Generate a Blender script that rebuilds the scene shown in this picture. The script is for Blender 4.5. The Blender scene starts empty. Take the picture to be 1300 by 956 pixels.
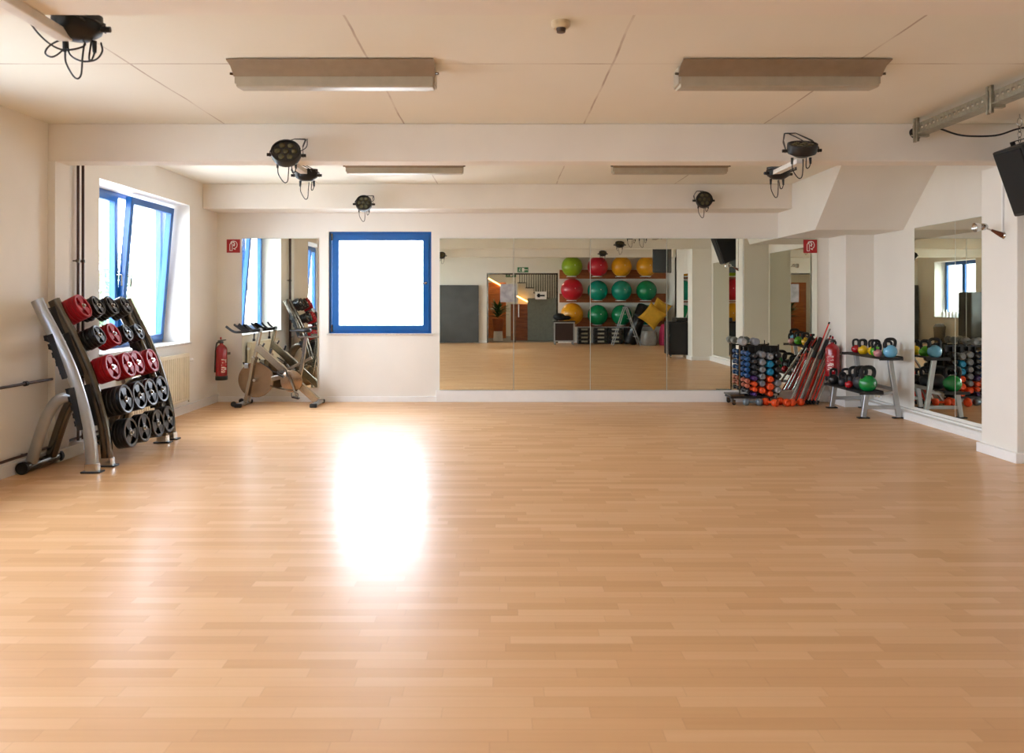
import bpy, bmesh, math, random
from mathutils import Vector, Matrix, Euler
random.seed(7)
PI = math.pi
H = 1.335          # eye height
S = bpy.context.scene
COL = S.collection

def at(px, py, Y):
    """point at distance Y in front of the viewer seen at photo pixel (px, py)"""
    return Vector(((px-637)*Y/1000.0, Y, H-(py-381)*Y/1000.0))

def srgb(c):
    if isinstance(c, str):
        c = tuple(int(c[i:i+2], 16) for i in (0, 2, 4))
    out = []
    for v in c:
        v = v/255.0
        out.append(v/12.92 if v <= 0.04045 else ((v+0.055)/1.055)**2.4)
    return (out[0], out[1], out[2], 1.0)

# ------------------------------------------------------------------ materials
def newmat(name):
    m = bpy.data.materials.new(name); m.use_nodes = True
    nt = m.node_tree
    return m, nt, nt.nodes['Principled BSDF']

def mat(name, col, rough=0.5, metal=0.0, var=0.06, scale=12.0, bump=0.0, bscale=80.0, coat=0.0, emit=0.0, trans=0.0, spec=None, col2=None):
    m, nt, b = newmat(name)
    n = nt.nodes; l = nt.links
    tc = n.new('ShaderNodeTexCoord')
    nz = n.new('ShaderNodeTexNoise'); nz.inputs['Scale'].default_value = scale; nz.inputs['Detail'].default_value = 4
    l.new(tc.outputs['Object'], nz.inputs['Vector'])
    mx = n.new('ShaderNodeMix'); mx.data_type = 'RGBA'
    c = srgb(col)
    if col2 is not None:
        d = srgb(col2)
    else:
        d = tuple(max(0, x*(1-2.5*var)) for x in c[:3])+(1,)
    mx.inputs['A'].default_value = c; mx.inputs['B'].default_value = d
    mr = n.new('ShaderNodeMapRange'); mr.inputs['From Min'].default_value = 0.35; mr.inputs['From Max'].default_value = 0.7
    l.new(nz.outputs['Fac'], mr.inputs['Value']); l.new(mr.outputs['Result'], mx.inputs['Factor'])
    l.new(mx.outputs['Result'], b.inputs['Base Color'])
    b.inputs['Roughness'].default_value = rough; b.inputs['Metallic'].default_value = metal
    if coat: b.inputs['Coat Weight'].default_value = coat; b.inputs['Coat Roughness'].default_value = 0.1
    if trans: b.inputs['Transmission Weight'].default_value = trans
    if spec is not None: b.inputs['Specular IOR Level'].default_value = spec
    if emit:
        b.inputs['Emission Color'].default_value = c; b.inputs['Emission Strength'].default_value = emit
    if bump:
        n2 = n.new('ShaderNodeTexNoise'); n2.inputs['Scale'].default_value = bscale; n2.inputs['Detail'].default_value = 5
        l.new(tc.outputs['Object'], n2.inputs['Vector'])
        bp = n.new('ShaderNodeBump'); bp.inputs['Strength'].default_value = bump; bp.inputs['Distance'].default_value = 0.004
        l.new(n2.outputs['Fac'], bp.inputs['Height']); l.new(bp.outputs['Normal'], b.inputs['Normal'])
    return m

def math_node(nt, op, a, b=None, c=None):
    x = nt.nodes.new('ShaderNodeMath'); x.operation = op
    for i, v in enumerate((a, b, c)):
        if v is None: continue
        if isinstance(v, (int, float)): x.inputs[i].default_value = v
        else: nt.links.new(v, x.inputs[i])
    return x.outputs[0]

def floor_mat():
    m, nt, b = newmat('beech_parquet'); n = nt.nodes; l = nt.links
    tc = n.new('ShaderNodeTexCoord'); sp = n.new('ShaderNodeSeparateXYZ'); l.new(tc.outputs['Object'], sp.inputs[0])
    W, L = 0.068, 0.48
    yr = math_node(nt, 'DIVIDE', sp.outputs['Y'], W)
    row = math_node(nt, 'FLOOR', yr)
    wn = n.new('ShaderNodeTexWhiteNoise'); wn.noise_dimensions = '1D'; l.new(row, wn.inputs['W'])
    xo = math_node(nt, 'MULTIPLY_ADD', wn.outputs['Value'], L*7.3, sp.outputs['X'])
    xr = math_node(nt, 'DIVIDE', xo, L)
    cell = math_node(nt, 'FLOOR', xr)
    cb = n.new('ShaderNodeCombineXYZ'); l.new(row, cb.inputs[0]); l.new(cell, cb.inputs[1])
    w2 = n.new('ShaderNodeTexWhiteNoise'); w2.noise_dimensions = '2D'; l.new(cb.outputs[0], w2.inputs['Vector'])
    # grain: noise stretched along the strip, shifted per strip
    mp = n.new('ShaderNodeCombineXYZ')
    gx = math_node(nt, 'MULTIPLY_ADD', sp.outputs['X'], 1.6, math_node(nt, 'MULTIPLY', w2.outputs['Value'], 37.0))
    gy = math_node(nt, 'MULTIPLY', sp.outputs['Y'], 42.0)
    l.new(gx, mp.inputs[0]); l.new(gy, mp.inputs[1])
    nz = n.new('ShaderNodeTexNoise'); nz.inputs['Scale'].default_value = 1.0; nz.inputs['Detail'].default_value = 3
    l.new(mp.outputs[0], nz.inputs['Vector'])
    ramp = n.new('ShaderNodeValToRGB')
    ramp.color_ramp.elements[0].position = 0.0; ramp.color_ramp.elements[0].color = srgb(FLOOR_C[0])
    ramp.color_ramp.elements[1].position = 1.0; ramp.color_ramp.elements[1].color = srgb(FLOOR_C[2])
    e = ramp.color_ramp.elements.new(0.5); e.color = srgb(FLOOR_C[1])
    v = math_node(nt, 'ADD', math_node(nt, 'MULTIPLY', w2.outputs['Value'], 0.62), math_node(nt, 'MULTIPLY', nz.outputs['Fac'], 0.38))
    l.new(v, ramp.inputs[0])
    # joints
    fy = math_node(nt, 'FRACT', yr); fx = math_node(nt, 'FRACT', xr)
    ey = math_node(nt, 'LESS_THAN', math_node(nt, 'MINIMUM', fy, math_node(nt, 'SUBTRACT', 1.0, fy)), 0.013)
    ex = math_node(nt, 'LESS_THAN', math_node(nt, 'MINIMUM', fx, math_node(nt, 'SUBTRACT', 1.0, fx)), 0.0017)
    ed = math_node(nt, 'MAXIMUM', ey, ex)
    mx = n.new('ShaderNodeMix'); mx.data_type = 'RGBA'
    l.new(math_node(nt, 'MULTIPLY', ed, 0.28), mx.inputs['Factor']); l.new(ramp.outputs[0], mx.inputs['A'])
    mx.inputs['B'].default_value = srgb('7a4f30')
    l.new(mx.outputs['Result'], b.inputs['Base Color'])
    n3 = n.new('ShaderNodeTexNoise'); n3.inputs['Scale'].default_value = 1.3; n3.inputs['Detail'].default_value = 3
    l.new(tc.outputs['Object'], n3.inputs['Vector'])
    mr = n.new('ShaderNodeMapRange'); mr.inputs['To Min'].default_value = 0.42; mr.inputs['To Max'].default_value = 0.50
    l.new(n3.outputs['Fac'], mr.inputs['Value']); l.new(mr.outputs['Result'], b.inputs['Roughness'])
    b.inputs['Specular IOR Level'].default_value = 0.25
    b.inputs['Coat Weight'].default_value = 0.42; b.inputs['Coat Roughness'].default_value = 0.25; b.inputs['Coat IOR'].default_value = 1.45
    bp = n.new('ShaderNodeBump'); bp.inputs['Strength'].default_value = 0.12; bp.inputs['Distance'].default_value = 0.002
    l.new(math_node(nt, 'ADD', math_node(nt, 'MULTIPLY', w2.outputs['Value'], 0.3), math_node(nt, 'MULTIPLY', ed, -0.5)), bp.inputs['Height'])
    l.new(bp.outputs['Normal'], b.inputs['Normal'])
    return m

def ceiling_mat():
    m, nt, b = newmat('painted_concrete_slabs'); n = nt.nodes; l = nt.links
    tc = n.new('ShaderNodeTexCoord'); sp = n.new('ShaderNodeSeparateXYZ'); l.new(tc.outputs['Object'], sp.inputs[0])
    nz = n.new('ShaderNodeTexNoise'); nz.inputs['Scale'].default_value = 1.2; nz.inputs['Detail'].default_value = 5
    l.new(tc.outputs['Object'], nz.inputs['Vector'])
    wob = math_node(nt, 'MULTIPLY', math_node(nt, 'SUBTRACT', nz.outputs['Fac'], 0.5), 0.035)
    fx = math_node(nt, 'FRACT', math_node(nt, 'DIVIDE', math_node(nt, 'ADD', math_node(nt, 'ADD', sp.outputs['X'], 2.29), wob), 1.485))
    ex = math_node(nt, 'LESS_THAN', math_node(nt, 'MINIMUM', fx, math_node(nt, 'SUBTRACT', 1.0, fx)), 0.0045)
    fy = math_node(nt, 'FRACT', math_node(nt, 'DIVIDE', math_node(nt, 'ADD', math_node(nt, 'SUBTRACT', sp.outputs['Y'], 4.85), math_node(nt, 'MULTIPLY', wob, 0.4)), 3.4))
    ey = math_node(nt, 'LESS_THAN', math_node(nt, 'MINIMUM', fy, math_node(nt, 'SUBTRACT', 1.0, fy)), 0.0022)
    n2 = n.new('ShaderNodeTexNoise'); n2.inputs['Scale'].default_value = 2.3; n2.inputs['Detail'].default_value = 2
    l.new(tc.outputs['Object'], n2.inputs['Vector'])
    vis = n.new('ShaderNodeMapRange'); vis.inputs['From Min'].default_value = 0.38; vis.inputs['From Max'].default_value = 0.6
    vis.inputs['To Min'].default_value = 0.15; vis.inputs['To Max'].default_value = 0.55
    l.new(n2.outputs['Fac'], vis.inputs['Value'])
    f = math_node(nt, 'MULTIPLY', math_node(nt, 'MAXIMUM', ex, ey), vis.outputs['Result'])
    c1 = n.new('ShaderNodeMix'); c1.data_type = 'RGBA'; c1.inputs['A'].default_value = srgb(CEIL_C); c1.inputs['B'].default_value = srgb(CEIL_C2)
    l.new(nz.outputs['Fac'], c1.inputs['Factor'])
    mx = n.new('ShaderNodeMix'); mx.data_type = 'RGBA'; l.new(f, mx.inputs['Factor']); l.new(c1.outputs['Result'], mx.inputs['A'])
    mx.inputs['B'].default_value = srgb('8e6a50')
    l.new(mx.outputs['Result'], b.inputs['Base Color'])
    b.inputs['Roughness'].default_value = 0.75
    n4 = n.new('ShaderNodeTexNoise'); n4.inputs['Scale'].default_value = 30; l.new(tc.outputs['Object'], n4.inputs['Vector'])
    bp = n.new('ShaderNodeBump'); bp.inputs['Strength'].default_value = 0.15; bp.inputs['Distance'].default_value = 0.004
    l.new(math_node(nt, 'SUBTRACT', n4.outputs['Fac'], math_node(nt, 'MAXIMUM', ex, ey)), bp.inputs['Height']); l.new(bp.outputs['Normal'], b.inputs['Normal'])
    return m

def glass_mat(name, tint=(1, 1, 1, 1), refl=0.06):
    m = bpy.data.materials.new(name); m.use_nodes = True
    nt = m.node_tree; nt.nodes.clear(); n = nt.nodes; l = nt.links
    o = n.new('ShaderNodeOutputMaterial'); t = n.new('ShaderNodeBsdfTransparent'); g = n.new('ShaderNodeBsdfGlossy')
    t.inputs['Color'].default_value = tint; g.inputs['Roughness'].default_value = 0.02
    lw = n.new('ShaderNodeLayerWeight'); lw.inputs['Blend'].default_value = 0.15
    f = math_node(nt, 'MULTIPLY', lw.outputs['Fresnel'], 0.6)
    mx = n.new('ShaderNodeMixShader'); l.new(f, mx.inputs[0]); l.new(t.outputs[0], mx.inputs[1]); l.new(g.outputs[0], mx.inputs[2])
    l.new(mx.outputs[0], o.inputs[0]); return m

def mirror_mat(name='mirror_silvering', tint='e4e6dc'):
    m, nt, b = newmat(name)
    nz = nt.nodes.new('ShaderNodeTexNoise'); nz.inputs['Scale'].default_value = 0.5
    mx = nt.nodes.new('ShaderNodeMix'); mx.data_type = 'RGBA'
    mx.inputs['A'].default_value = srgb(tint); mx.inputs['B'].default_value = srgb('e0e2d6')
    nt.links.new(nz.outputs['Fac'], mx.inputs['Factor']); nt.links.new(mx.outputs['Result'], b.inputs['Base Color'])
    b.inputs['Metallic'].default_value = 1.0; b.inputs['Roughness'].default_value = 0.0
    return m

def wood_mat(name, c1, c2, axis='X', rough=0.5):
    m, nt, b = newmat(name); n = nt.nodes; l = nt.links
    tc = n.new('ShaderNodeTexCoord'); mp = n.new('ShaderNodeMapping')
    mp.inputs['Scale'].default_value = (1.5, 14, 14) if axis == 'X' else (14, 14, 1.5)
    l.new(tc.outputs['Object'], mp.inputs[0])
    nz = n.new('ShaderNodeTexNoise'); nz.inputs['Scale'].default_value = 1.5; nz.inputs['Detail'].default_value = 6; nz.inputs['Distortion'].default_value = 0.6
    l.new(mp.outputs[0], nz.inputs['Vector'])
    r = n.new('ShaderNodeValToRGB'); r.color_ramp.elements[0].position = 0.3; r.color_ramp.elements[1].position = 0.7
    r.color_ramp.elements[0].color = srgb(c1); r.color_ramp.elements[1].color = srgb(c2)
    l.new(nz.outputs['Fac'], r.inputs[0]); l.new(r.outputs[0], b.inputs['Base Color']); b.inputs['Roughness'].default_value = rough
    return m

FLOOR_C = ('cb9b69', 'd9a978', 'e4ba8b')
CEIL_C, CEIL_C2 = 'ece8da', 'e4dfd0'
M = {}
M['floor'] = floor_mat()
M['ceiling'] = ceiling_mat()
M['wall'] = mat('wall_emulsion', 'ebe6dc', 0.7, var=0.02, scale=1.5, bump=0.08, bscale=40)
M['beam'] = mat('beam_paint', 'ebe4d8', 0.7, var=0.03, scale=1.5, bump=0.12, bscale=25)
M['white_paint'] = mat('white_gloss_paint', 'f0efec', 0.35, var=0.01)
M['sill'] = mat('sill_stone', 'd8d4cc', 0.3, var=0.08, scale=40)
M['blue'] = mat('blue_window_enamel', '0a5ca6', 0.3, var=0.03, coat=0.2)
M['glass'] = glass_mat('clear_glazing')
M['mirror'] = mirror_mat()
M['mirror_edge'] = mat('mirror_edge_glass', 'd3d8ce', 0.3)
M['chrome'] = mat('polished_steel', 'c9c9c6', 0.18, 1.0, var=0.03)
M['silver'] = mat('silver_powder_coat', 'b4b7b8', 0.35, 0.75, var=0.04)
M['dark_steel'] = mat('dark_chromed_steel', '6e675e', 0.22, 1.0, var=0.08)
M['galv'] = mat('galvanised_steel', 'a9a491', 0.45, 0.6, var=0.1, scale=30)
M['black'] = mat('black_plastic', '161617', 0.4, var=0.1)
M['black_rub'] = mat('black_rubber', '1b1b1c', 0.55, var=0.12, spec=0.4)
M['black_gloss'] = mat('black_gloss', '0c0c0d', 0.22, var=0.1)
M['can'] = mat('black_lamp_housing', '1d1b19', 0.45, 0.2, var=0.15)
M['lens'] = mat('led_lens', '6d6a52', 0.12, 0.4, var=0.2)
M['red_plate'] = mat('red_rubber', 'a80a1c', 0.5, var=0.08, spec=0.35)
M['red'] = mat('red_enamel', 'a00d1a', 0.25, var=0.06, coat=0.5)
M['red_sign'] = mat('red_sign_vinyl', 'a8141c', 0.4, var=0.03)
M['white_sign'] = mat('white_sign_vinyl', 'f2ede4', 0.4, var=0.01)
M['green_sign'] = mat('green_sign_vinyl', '14703c', 0.4, var=0.03)
M['pipe'] = mat('brown_pipe_paint', '4a3026', 0.4, var=0.12)
M['cream'] = mat('cream_radiator_enamel', 'dfd4ba', 0.35, var=0.03)
M['lamp_body'] = mat('lamp_sheet_metal', 'b9b09c', 0.4, 0.2, var=0.04)
M['lamp_wing'] = mat('lamp_reflector', '9c8c78', 0.45, 0.3, var=0.05)
M['batten'] = mat('white_batten_paint', 'e4ded4', 0.5, var=0.05)
M['detector'] = mat('detector_plastic', 'd9c9a8', 0.4)
M['detector_eye'] = mat('detector_sensor', '4a3628', 0.4)

def tex(m): return M[m] if isinstance(m, str) else m

# ------------------------------------------------------------------ mesh builder
class MB:
    def __init__(s): s.v = []; s.f = []
    def add(s, vs, fs, mtx=None):
        k = len(s.v)
        for p in vs:
            p = Vector(p)
            s.v.append(tuple(mtx @ p) if mtx is not None else tuple(p))
        s.f += [tuple(k+i for i in f) for f in fs]
        return s
    def box(s, c, d, rot=None):
        x, y, z = d[0]/2, d[1]/2, d[2]/2
        vs = [(-x,-y,-z),(x,-y,-z),(x,y,-z),(-x,y,-z),(-x,-y,z),(x,-y,z),(x,y,z),(-x,y,z)]
        fs = [(0,3,2,1),(4,5,6,7),(0,1,5,4),(1,2,6,5),(2,3,7,6),(3,0,4,7)]
        m = Matrix.Translation(c)
        if rot is not None: m = m @ (rot.to_4x4() if not isinstance(rot, Euler) else rot.to_matrix().to_4x4())
        return s.add(vs, fs, m)
    def b2(s, x0, x1, y0, y1, z0, z1):
        return s.box(((x0+x1)/2, (y0+y1)/2, (z0+z1)/2), (abs(x1-x0), abs(y1-y0), abs(z1-z0)))
    def lathe(s, prof, p0=(0,0,0), axis=(0,0,1), n=24, shape=None):
        """prof: list of (r, h) along axis; closed with caps when r == 0"""
        a = Vector(axis).normalized(); q = a.to_track_quat('Z', 'Y').to_matrix().to_4x4()
        m = Matrix.Translation(p0) @ q
        vs = []; fs = []; rings = []
        for r, h in prof:
            if r <= 1e-9:
                rings.append([len(vs)]); vs.append((0, 0, h))
            else:
                ids = []
                for i in range(n):
                    t = 2*PI*i/n; rr = r*(shape(t) if shape else 1)
                    ids.append(len(vs)); vs.append((rr*math.cos(t), rr*math.sin(t), h))
                rings.append(ids)
        for a_, b_ in zip(rings, rings[1:]):
            if len(a_) == 1 and len(b_) == 1: continue
            for i in range(n):
                j = (i+1) % n
                if len(a_) == 1: fs.append((a_[0], b_[j], b_[i])[::-1])
                elif len(b_) == 1: fs.append((a_[i], a_[j], b_[0]))
                else: fs.append((a_[i], a_[j], b_[j], b_[i]))
        return s.add(vs, fs, m)
    def cyl(s, p0, p1, r, r1=None, n=16):
        p0 = Vector(p0); p1 = Vector(p1); L = (p1-p0).length
        r1 = r if r1 is None else r1
        return s.lathe([(0,0),(r,0),(r1,L),(0,L)], p0, p1-p0, n)
    def ball(s, c, r, n=20, sc=(1,1,1), k=12):
        prof = [(r*math.sin(PI*i/k), -r*math.cos(PI*i/k)) for i in range(k+1)]
        prof[0] = (0, -r); prof[-1] = (0, r)
        t = MB(); t.lathe(prof, n=n)
        return s.add(t.v, t.f, Matrix.Translation(c) @ Matrix.Diagonal((sc[0], sc[1], sc[2], 1)))
    def sweep(s, pts, sect, up=(0,1,0), closed=False):
        """sect: list of (a, b) with a along the in-plane normal, b along up"""
        pts = [Vector(p) for p in pts]; up = Vector(up); n = len(sect); k = len(s.v)
        N = len(pts)
        for i, p in enumerate(pts):
            if closed: t = pts[(i+1) % N]-pts[i-1]
            elif i == 0: t = pts[1]-pts[0]
            elif i == N-1: t = pts[-1]-pts[-2]
            else: t = (pts[i+1]-pts[i]).normalized()+(pts[i]-pts[i-1]).normalized()
            t.normalize()
            u = up - t*up.dot(t)
            if u.length < 1e-4: u = Vector((1,0,0)) - t*t.x
            u.normalize(); w = t.cross(u)
            for a, b in sect: s.v.append(tuple(p + w*a + u*b))
        for i in range(N if closed else N-1):
            i2 = (i+1) % N
            for j in range(n):
                j2 = (j+1) % n
                s.f.append((k+i*n+j, k+i*n+j2, k+i2*n+j2, k+i2*n+j))
        if not closed:
            s.f.append(tuple(k+j for j in range(n))[::-1]); s.f.append(tuple(k+(N-1)*n+j for j in range(n)))
        return s
    def tube(s, pts, r, n=8, up=(0,1,0), closed=False):
        return s.sweep(pts, [(r*math.cos(2*PI*i/n), r*math.sin(2*PI*i/n)) for i in range(n)], up, closed)
    def prism(s, poly, axis, a0, a1):
        """poly in the plane across axis ('X': (y,z), 'Y': (x,z), 'Z': (x,y))"""
        def P(u, w, a): return {'X': (a,u,w), 'Y': (u,a,w), 'Z': (u,w,a)}[axis]
        n = len(poly)
        vs = [P(u,w,a0) for u,w in poly]+[P(u,w,a1) for u,w in poly]
        fs = [tuple(range(n))[::-1], tuple(range(n, 2*n))]+[(i,(i+1)%n,n+(i+1)%n,n+i) for i in range(n)]
        return s.add(vs, fs)
    def ring(s, o, i, axis, a0, a1):
        """rectangular frame: outer (u0,u1,v0,v1), inner likewise"""
        def P(u, w, a): return {'X': (a,u,w), 'Y': (u,a,w), 'Z': (u,w,a)}[axis]
        O = [(o[0],o[2]),(o[1],o[2]),(o[1],o[3]),(o[0],o[3])]; I = [(i[0],i[2]),(i[1],i[2]),(i[1],i[3]),(i[0],i[3])]
        vs = [P(*q,a) for a in (a0,a1) for q in O+I]
        fs = []
        for q in range(4):
            r = (q+1) % 4
            fs += [(q,r,4+r,4+q),(8+q,12+q,12+r,8+r),(q,8+q,8+r,r),(4+q,4+r,12+r,12+q)]
        return s.add(vs, fs)
    def build(s, name, m, parent=None, loc=None, smooth=35, bevel=0, rot=None):
        me = bpy.data.meshes.new(name); me.from_pydata(s.v, [], s.f); me.update()
        bm = bmesh.new(); bm.from_mesh(me); bmesh.ops.remove_doubles(bm, verts=bm.verts, dist=1e-5)
        bmesh.ops.recalc_face_normals(bm, faces=bm.faces)
        if loc is not None: bmesh.ops.translate(bm, verts=bm.verts, vec=-Vector(loc))
        bm.to_mesh(me); bm.free()
        me.materials.append(tex(m))
        if smooth:
            me.shade_smooth(); me.set_sharp_from_angle(angle=math.radians(smooth))
        o = bpy.data.objects.new(name, me); COL.objects.link(o)
        if loc is not None: o.location = loc
        if rot is not None: o.rotation_euler = rot
        if parent is not None: o.parent = parent
        if bevel:
            md = o.modifiers.new('bevel', 'BEVEL'); md.width = bevel; md.segments = 2; md.limit_method = 'ANGLE'
        return o

def tag(o, label=None, cat=None, group=None, kind=None):
    if label: o['label'] = label
    if cat: o['category'] = cat
    if group: o['group'] = group
    if kind: o['kind'] = kind
    return o

def thing(name, label, cat, loc=(0,0,0), rot=(0,0,0), group=None):
    o = bpy.data.objects.new(name, None); COL.objects.link(o)
    o.location = loc; o.rotation_euler = rot; o.empty_display_size = 0.1
    return tag(o, label, cat, group)

def dup(root, loc=None, rot=None, label=None, group=None, scale=None):
    def cp(o, parent):
        c = o.copy(); COL.objects.link(c)
        if parent is not None: c.parent = parent
        for ch in list(o.children): cp(ch, c)
        return c
    r = cp(root, None)
    if loc is not None: r.location = loc
    if rot is not None: r.rotation_euler = rot
    if scale is not None: r.scale = scale
    if label: r['label'] = label
    if group: r['group'] = group
    return r

def struct(name, mb, m, **k): return tag(mb.build(name, m, **k), kind='structure')

def smooth_path(pts, n=6):
    """Catmull-Rom through the points"""
    P = [Vector(p) for p in pts]; P = [P[0]*2-P[1]]+P+[P[-1]*2-P[-2]]
    out = []
    for i in range(1, len(P)-2):
        for j in range(n):
            t = j/n
            out.append(0.5*((2*P[i])+(P[i+1]-P[i-1])*t+(2*P[i-1]-5*P[i]+4*P[i+1]-P[i+2])*t*t+(3*P[i]-P[i-1]-3*P[i+1]+P[i+2])*t**3))
    out.append(P[-2]); return out

def wall_grid(axis, a0, a1, u0, u1, v0, v1, holes):
    """solid wall slab between planes a0..a1 with rectangular holes (u0,u1,v0,v1)"""
    us = sorted({u0, u1} | {h[0] for h in holes} | {h[1] for h in holes})
    vs = sorted({v0, v1} | {h[2] for h in holes} | {h[3] for h in holes})
    def solid(i, j):
        if i < 0 or j < 0 or i >= len(us)-1 or j >= len(vs)-1: return False
        cu = (us[i]+us[i+1])/2; cv = (vs[j]+vs[j+1])/2
        return not any(h[0] < cu < h[1] and h[2] < cv < h[3] for h in holes)
    mb = MB()
    def P(u, w, a): return {'X': (a,u,w), 'Y': (u,a,w)}[axis]
    for i in range(len(us)-1):
        for j in range(len(vs)-1):
            if not solid(i, j): continue
            q = [(us[i],vs[j]),(us[i+1],vs[j]),(us[i+1],vs[j+1]),(us[i],vs[j+1])]
            for a in (a0, a1): mb.add([P(*p,a) for p in q], [(0,1,2,3)])
            for (di, dj, e) in ((0,-1,(0,1)),(1,0,(1,2)),(0,1,(2,3)),(-1,0,(3,0))):
                if not solid(i+di, j+dj):
                    p, r = q[e[0]], q[e[1]]
                    mb.add([P(*p,a0),P(*r,a0),P(*r,a1),P(*p,a1)], [(0,1,2,3)])
    return mb

# ------------------------------------------------------------------ the room
XL, XR, YB, YR, ZC, ZB = -3.74, 4.65, 10.35, -3.95, 2.79, 2.478
mb = MB(); mb.b2(-4.14, 5.4, YR-0.25, YB+0.3, -0.12, 0); struct('floor', mb, 'floor', smooth=0)
mb = MB(); mb.b2(-4.14, 5.4, YR-0.25, YB+0.3, ZC, ZC+0.2); struct('ceiling', mb, 'ceiling', smooth=0)
LW = [(7.32, 9.44), (3.5, 5.45), (0.1, 2.2), (-3.0, -0.95)]
ZS, ZT = 0.83, 2.47
struct('wall_left', wall_grid('X', XL-0.40, XL, YR-0.25, YB+0.3, 0, ZC, [(a, b, ZS, ZT) for a, b in LW]), 'wall', smooth=0)
BW = (-2.275, -0.925, 0.895, 2.235)
struct('wall_back', wall_grid('Y', YB, YB+0.3, XL, 5.4, 0, ZC, [BW]), 'wall', smooth=0)
struct('wall_right', MB().b2(XR, XR+0.25, -0.5, YB, 0, ZC), 'wall', smooth=0)
mb = MB(); mb.b2(5.15, 5.4, YR, -0.5, 0, ZC); mb.b2(XR, 5.4, -0.5, -0.3, 0, ZC); struct('wall_right_rear', mb, 'wall', smooth=0)
DO = (-0.47, 1.76, 0.0, 2.18)
struct('wall_rear', wall_grid('Y', YR-0.25, YR, XL, 5.4, 0, ZC, [DO]), 'wall', smooth=0)

# ceiling beams, pilasters and the boxed-in stair flight
k = 1
for (y0, y1, x1) in ((9.85, YB, 3.63), (6.49, 6.70, XR), (2.95, 3.166, XR), (-0.52, -0.31, XR)):
    struct('trim_%d' % k, MB().b2(XL, x1, y0, y1, ZB, ZC), 'beam', bevel=0.008, smooth=0); k += 1
for (y0, y1) in ((6.49, 6.70), (2.95, 3.166), (-0.52, -0.31)):
    struct('trim_%d' % k, MB().b2(XL, XL+0.06, y0, y1, 0, ZB), 'wall', smooth=0); k += 1
for (y0, y1) in ((6.45, 6.93), (2.8, 3.2)):
    struct('trim_%d' % k, MB().b2(4.22, XR, y0, y1, 0, ZB), 'wall', bevel=0.006, smooth=0); k += 1
struct('trim_%d' % k, MB().b2(4.30, XR, 9.84, YB, 0, 2.15), 'wall', smooth=0); k += 1
mb = MB(); mb.prism([(YB, 2.15), (9.12, 2.15), (8.4, ZC), (YB, ZC)], 'X', 3.63, XR)
struct('trim_%d' % k, mb, 'wall', smooth=0); k += 1

# baseboards and mirror plinths
bb = MB(); bb.b2(XL, XL+0.018, YR, YB, 0, 0.085); bb.b2(XL, XL+0.028, YR, YB, 0.085, 0.097)
struct('baseboard_left', bb, 'white_paint', smooth=0)
struct('trim_%d' % k, MB().b2(XL, XL+0.10, 6.46, 6.86, 0, 0.10), 'cream', smooth=0, bevel=0.004); k += 1
bb = MB(); bb.b2(XL, -0.86, YB-0.02, YB, 0, 0.07); struct('baseboard_back', bb, 'white_paint', smooth=0)
bb = MB(); bb.b2(-0.86, 4.30, YB-0.045, YB, 0, 0.15); struct('trim_%d' % k, bb, 'white_paint', smooth=0, bevel=0.004); k += 1
bb = MB(); bb.prism([(XR-0.13,0),(XR,0),(XR,0.10),(XR-0.045,0.10),(XR-0.05,0.085),(XR-0.115,0.08),(XR-0.125,0.062),(XR-0.13,0.055)], 'Y', 6.93, 9.84)
struct('baseboard_right', bb, 'white_paint', smooth=0)
for (x0, x1, y0, y1) in ((4.19, XR, 6.42, 6.96), (4.19, XR, 2.77, 3.23), (4.27, XR, 9.81, YB)):
    struct('trim_%d' % k, MB().b2(x0, x1, y0, y1, 0, 0.085), 'white_paint', smooth=0, bevel=0.006); k += 1
struct('trim_%d' % k, MB().b2(4.6, XR, 3.23, 6.42, 0, 0.10), 'white_paint', smooth=0); k += 1
struct('trim_%d' % k, MB().b2(4.6, XR, -0.3, 2.77, 0, 0.10), 'white_paint', smooth=0); k += 1
bb = MB(); bb.b2(XL, DO[0], YR, YR+0.02, 0, 0.08); bb.b2(DO[1], 5.15, YR, YR+0.02, 0, 0.08); struct('baseboard_rear', bb, 'white_paint', smooth=0)

# ------------------------------------------------------------------ windows
def handle_mb(c, n_axis, lever):
    """window handle: rosette on the sash with a lever"""
    mb = MB(); c = Vector(c); n = Vector(n_axis); l = Vector(lever)
    mb.cyl(c, c+n*0.012, 0.016, n=14); mb.cyl(c, c+n*0.045, 0.007, n=10)
    mb.tube(smooth_path([c+n*0.045, c+n*0.05+l*0.02, c+n*0.05+l*0.12]), 0.008, 8, up=n)
    return mb

def sash(parent, ys, z0, z1, x, tilt, hy, side=1, hz=None):
    """casement sash in a wall of constant X; y range ys, face plane x, tilt about its bottom edge"""
    y0, y1 = ys
    e = bpy.data.objects.new('sash', None)
    w = 0.07; d = 0.065
    ring = MB(); ring.ring((y0,y1,z0,z1), (y0+w,y1-w,z0+w,z1-w), 'X', x-d, x)
    o = ring.build('sash', 'blue', parent, loc=(x-d/2, (y0+y1)/2, z0), smooth=0, bevel=0.004)
    o.rotation_euler = (0, tilt, 0)
    g = MB(); g.b2(-0.012, 0.012, y0+w-0.008-(y0+y1)/2, y1-w+0.008-(y0+y1)/2, w-0.008, z1-z0-w+0.008)
    go = g.build('glass', 'glass', o, smooth=0)
    hb = handle_mb((d/2, hy-(y0+y1)/2, (hz or (z1-z0)*0.47)), (1,0,0), (0,0,-1)); hb.build('handle', 'chrome', o)
    bpy.data.objects.remove(e)
    return o

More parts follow.
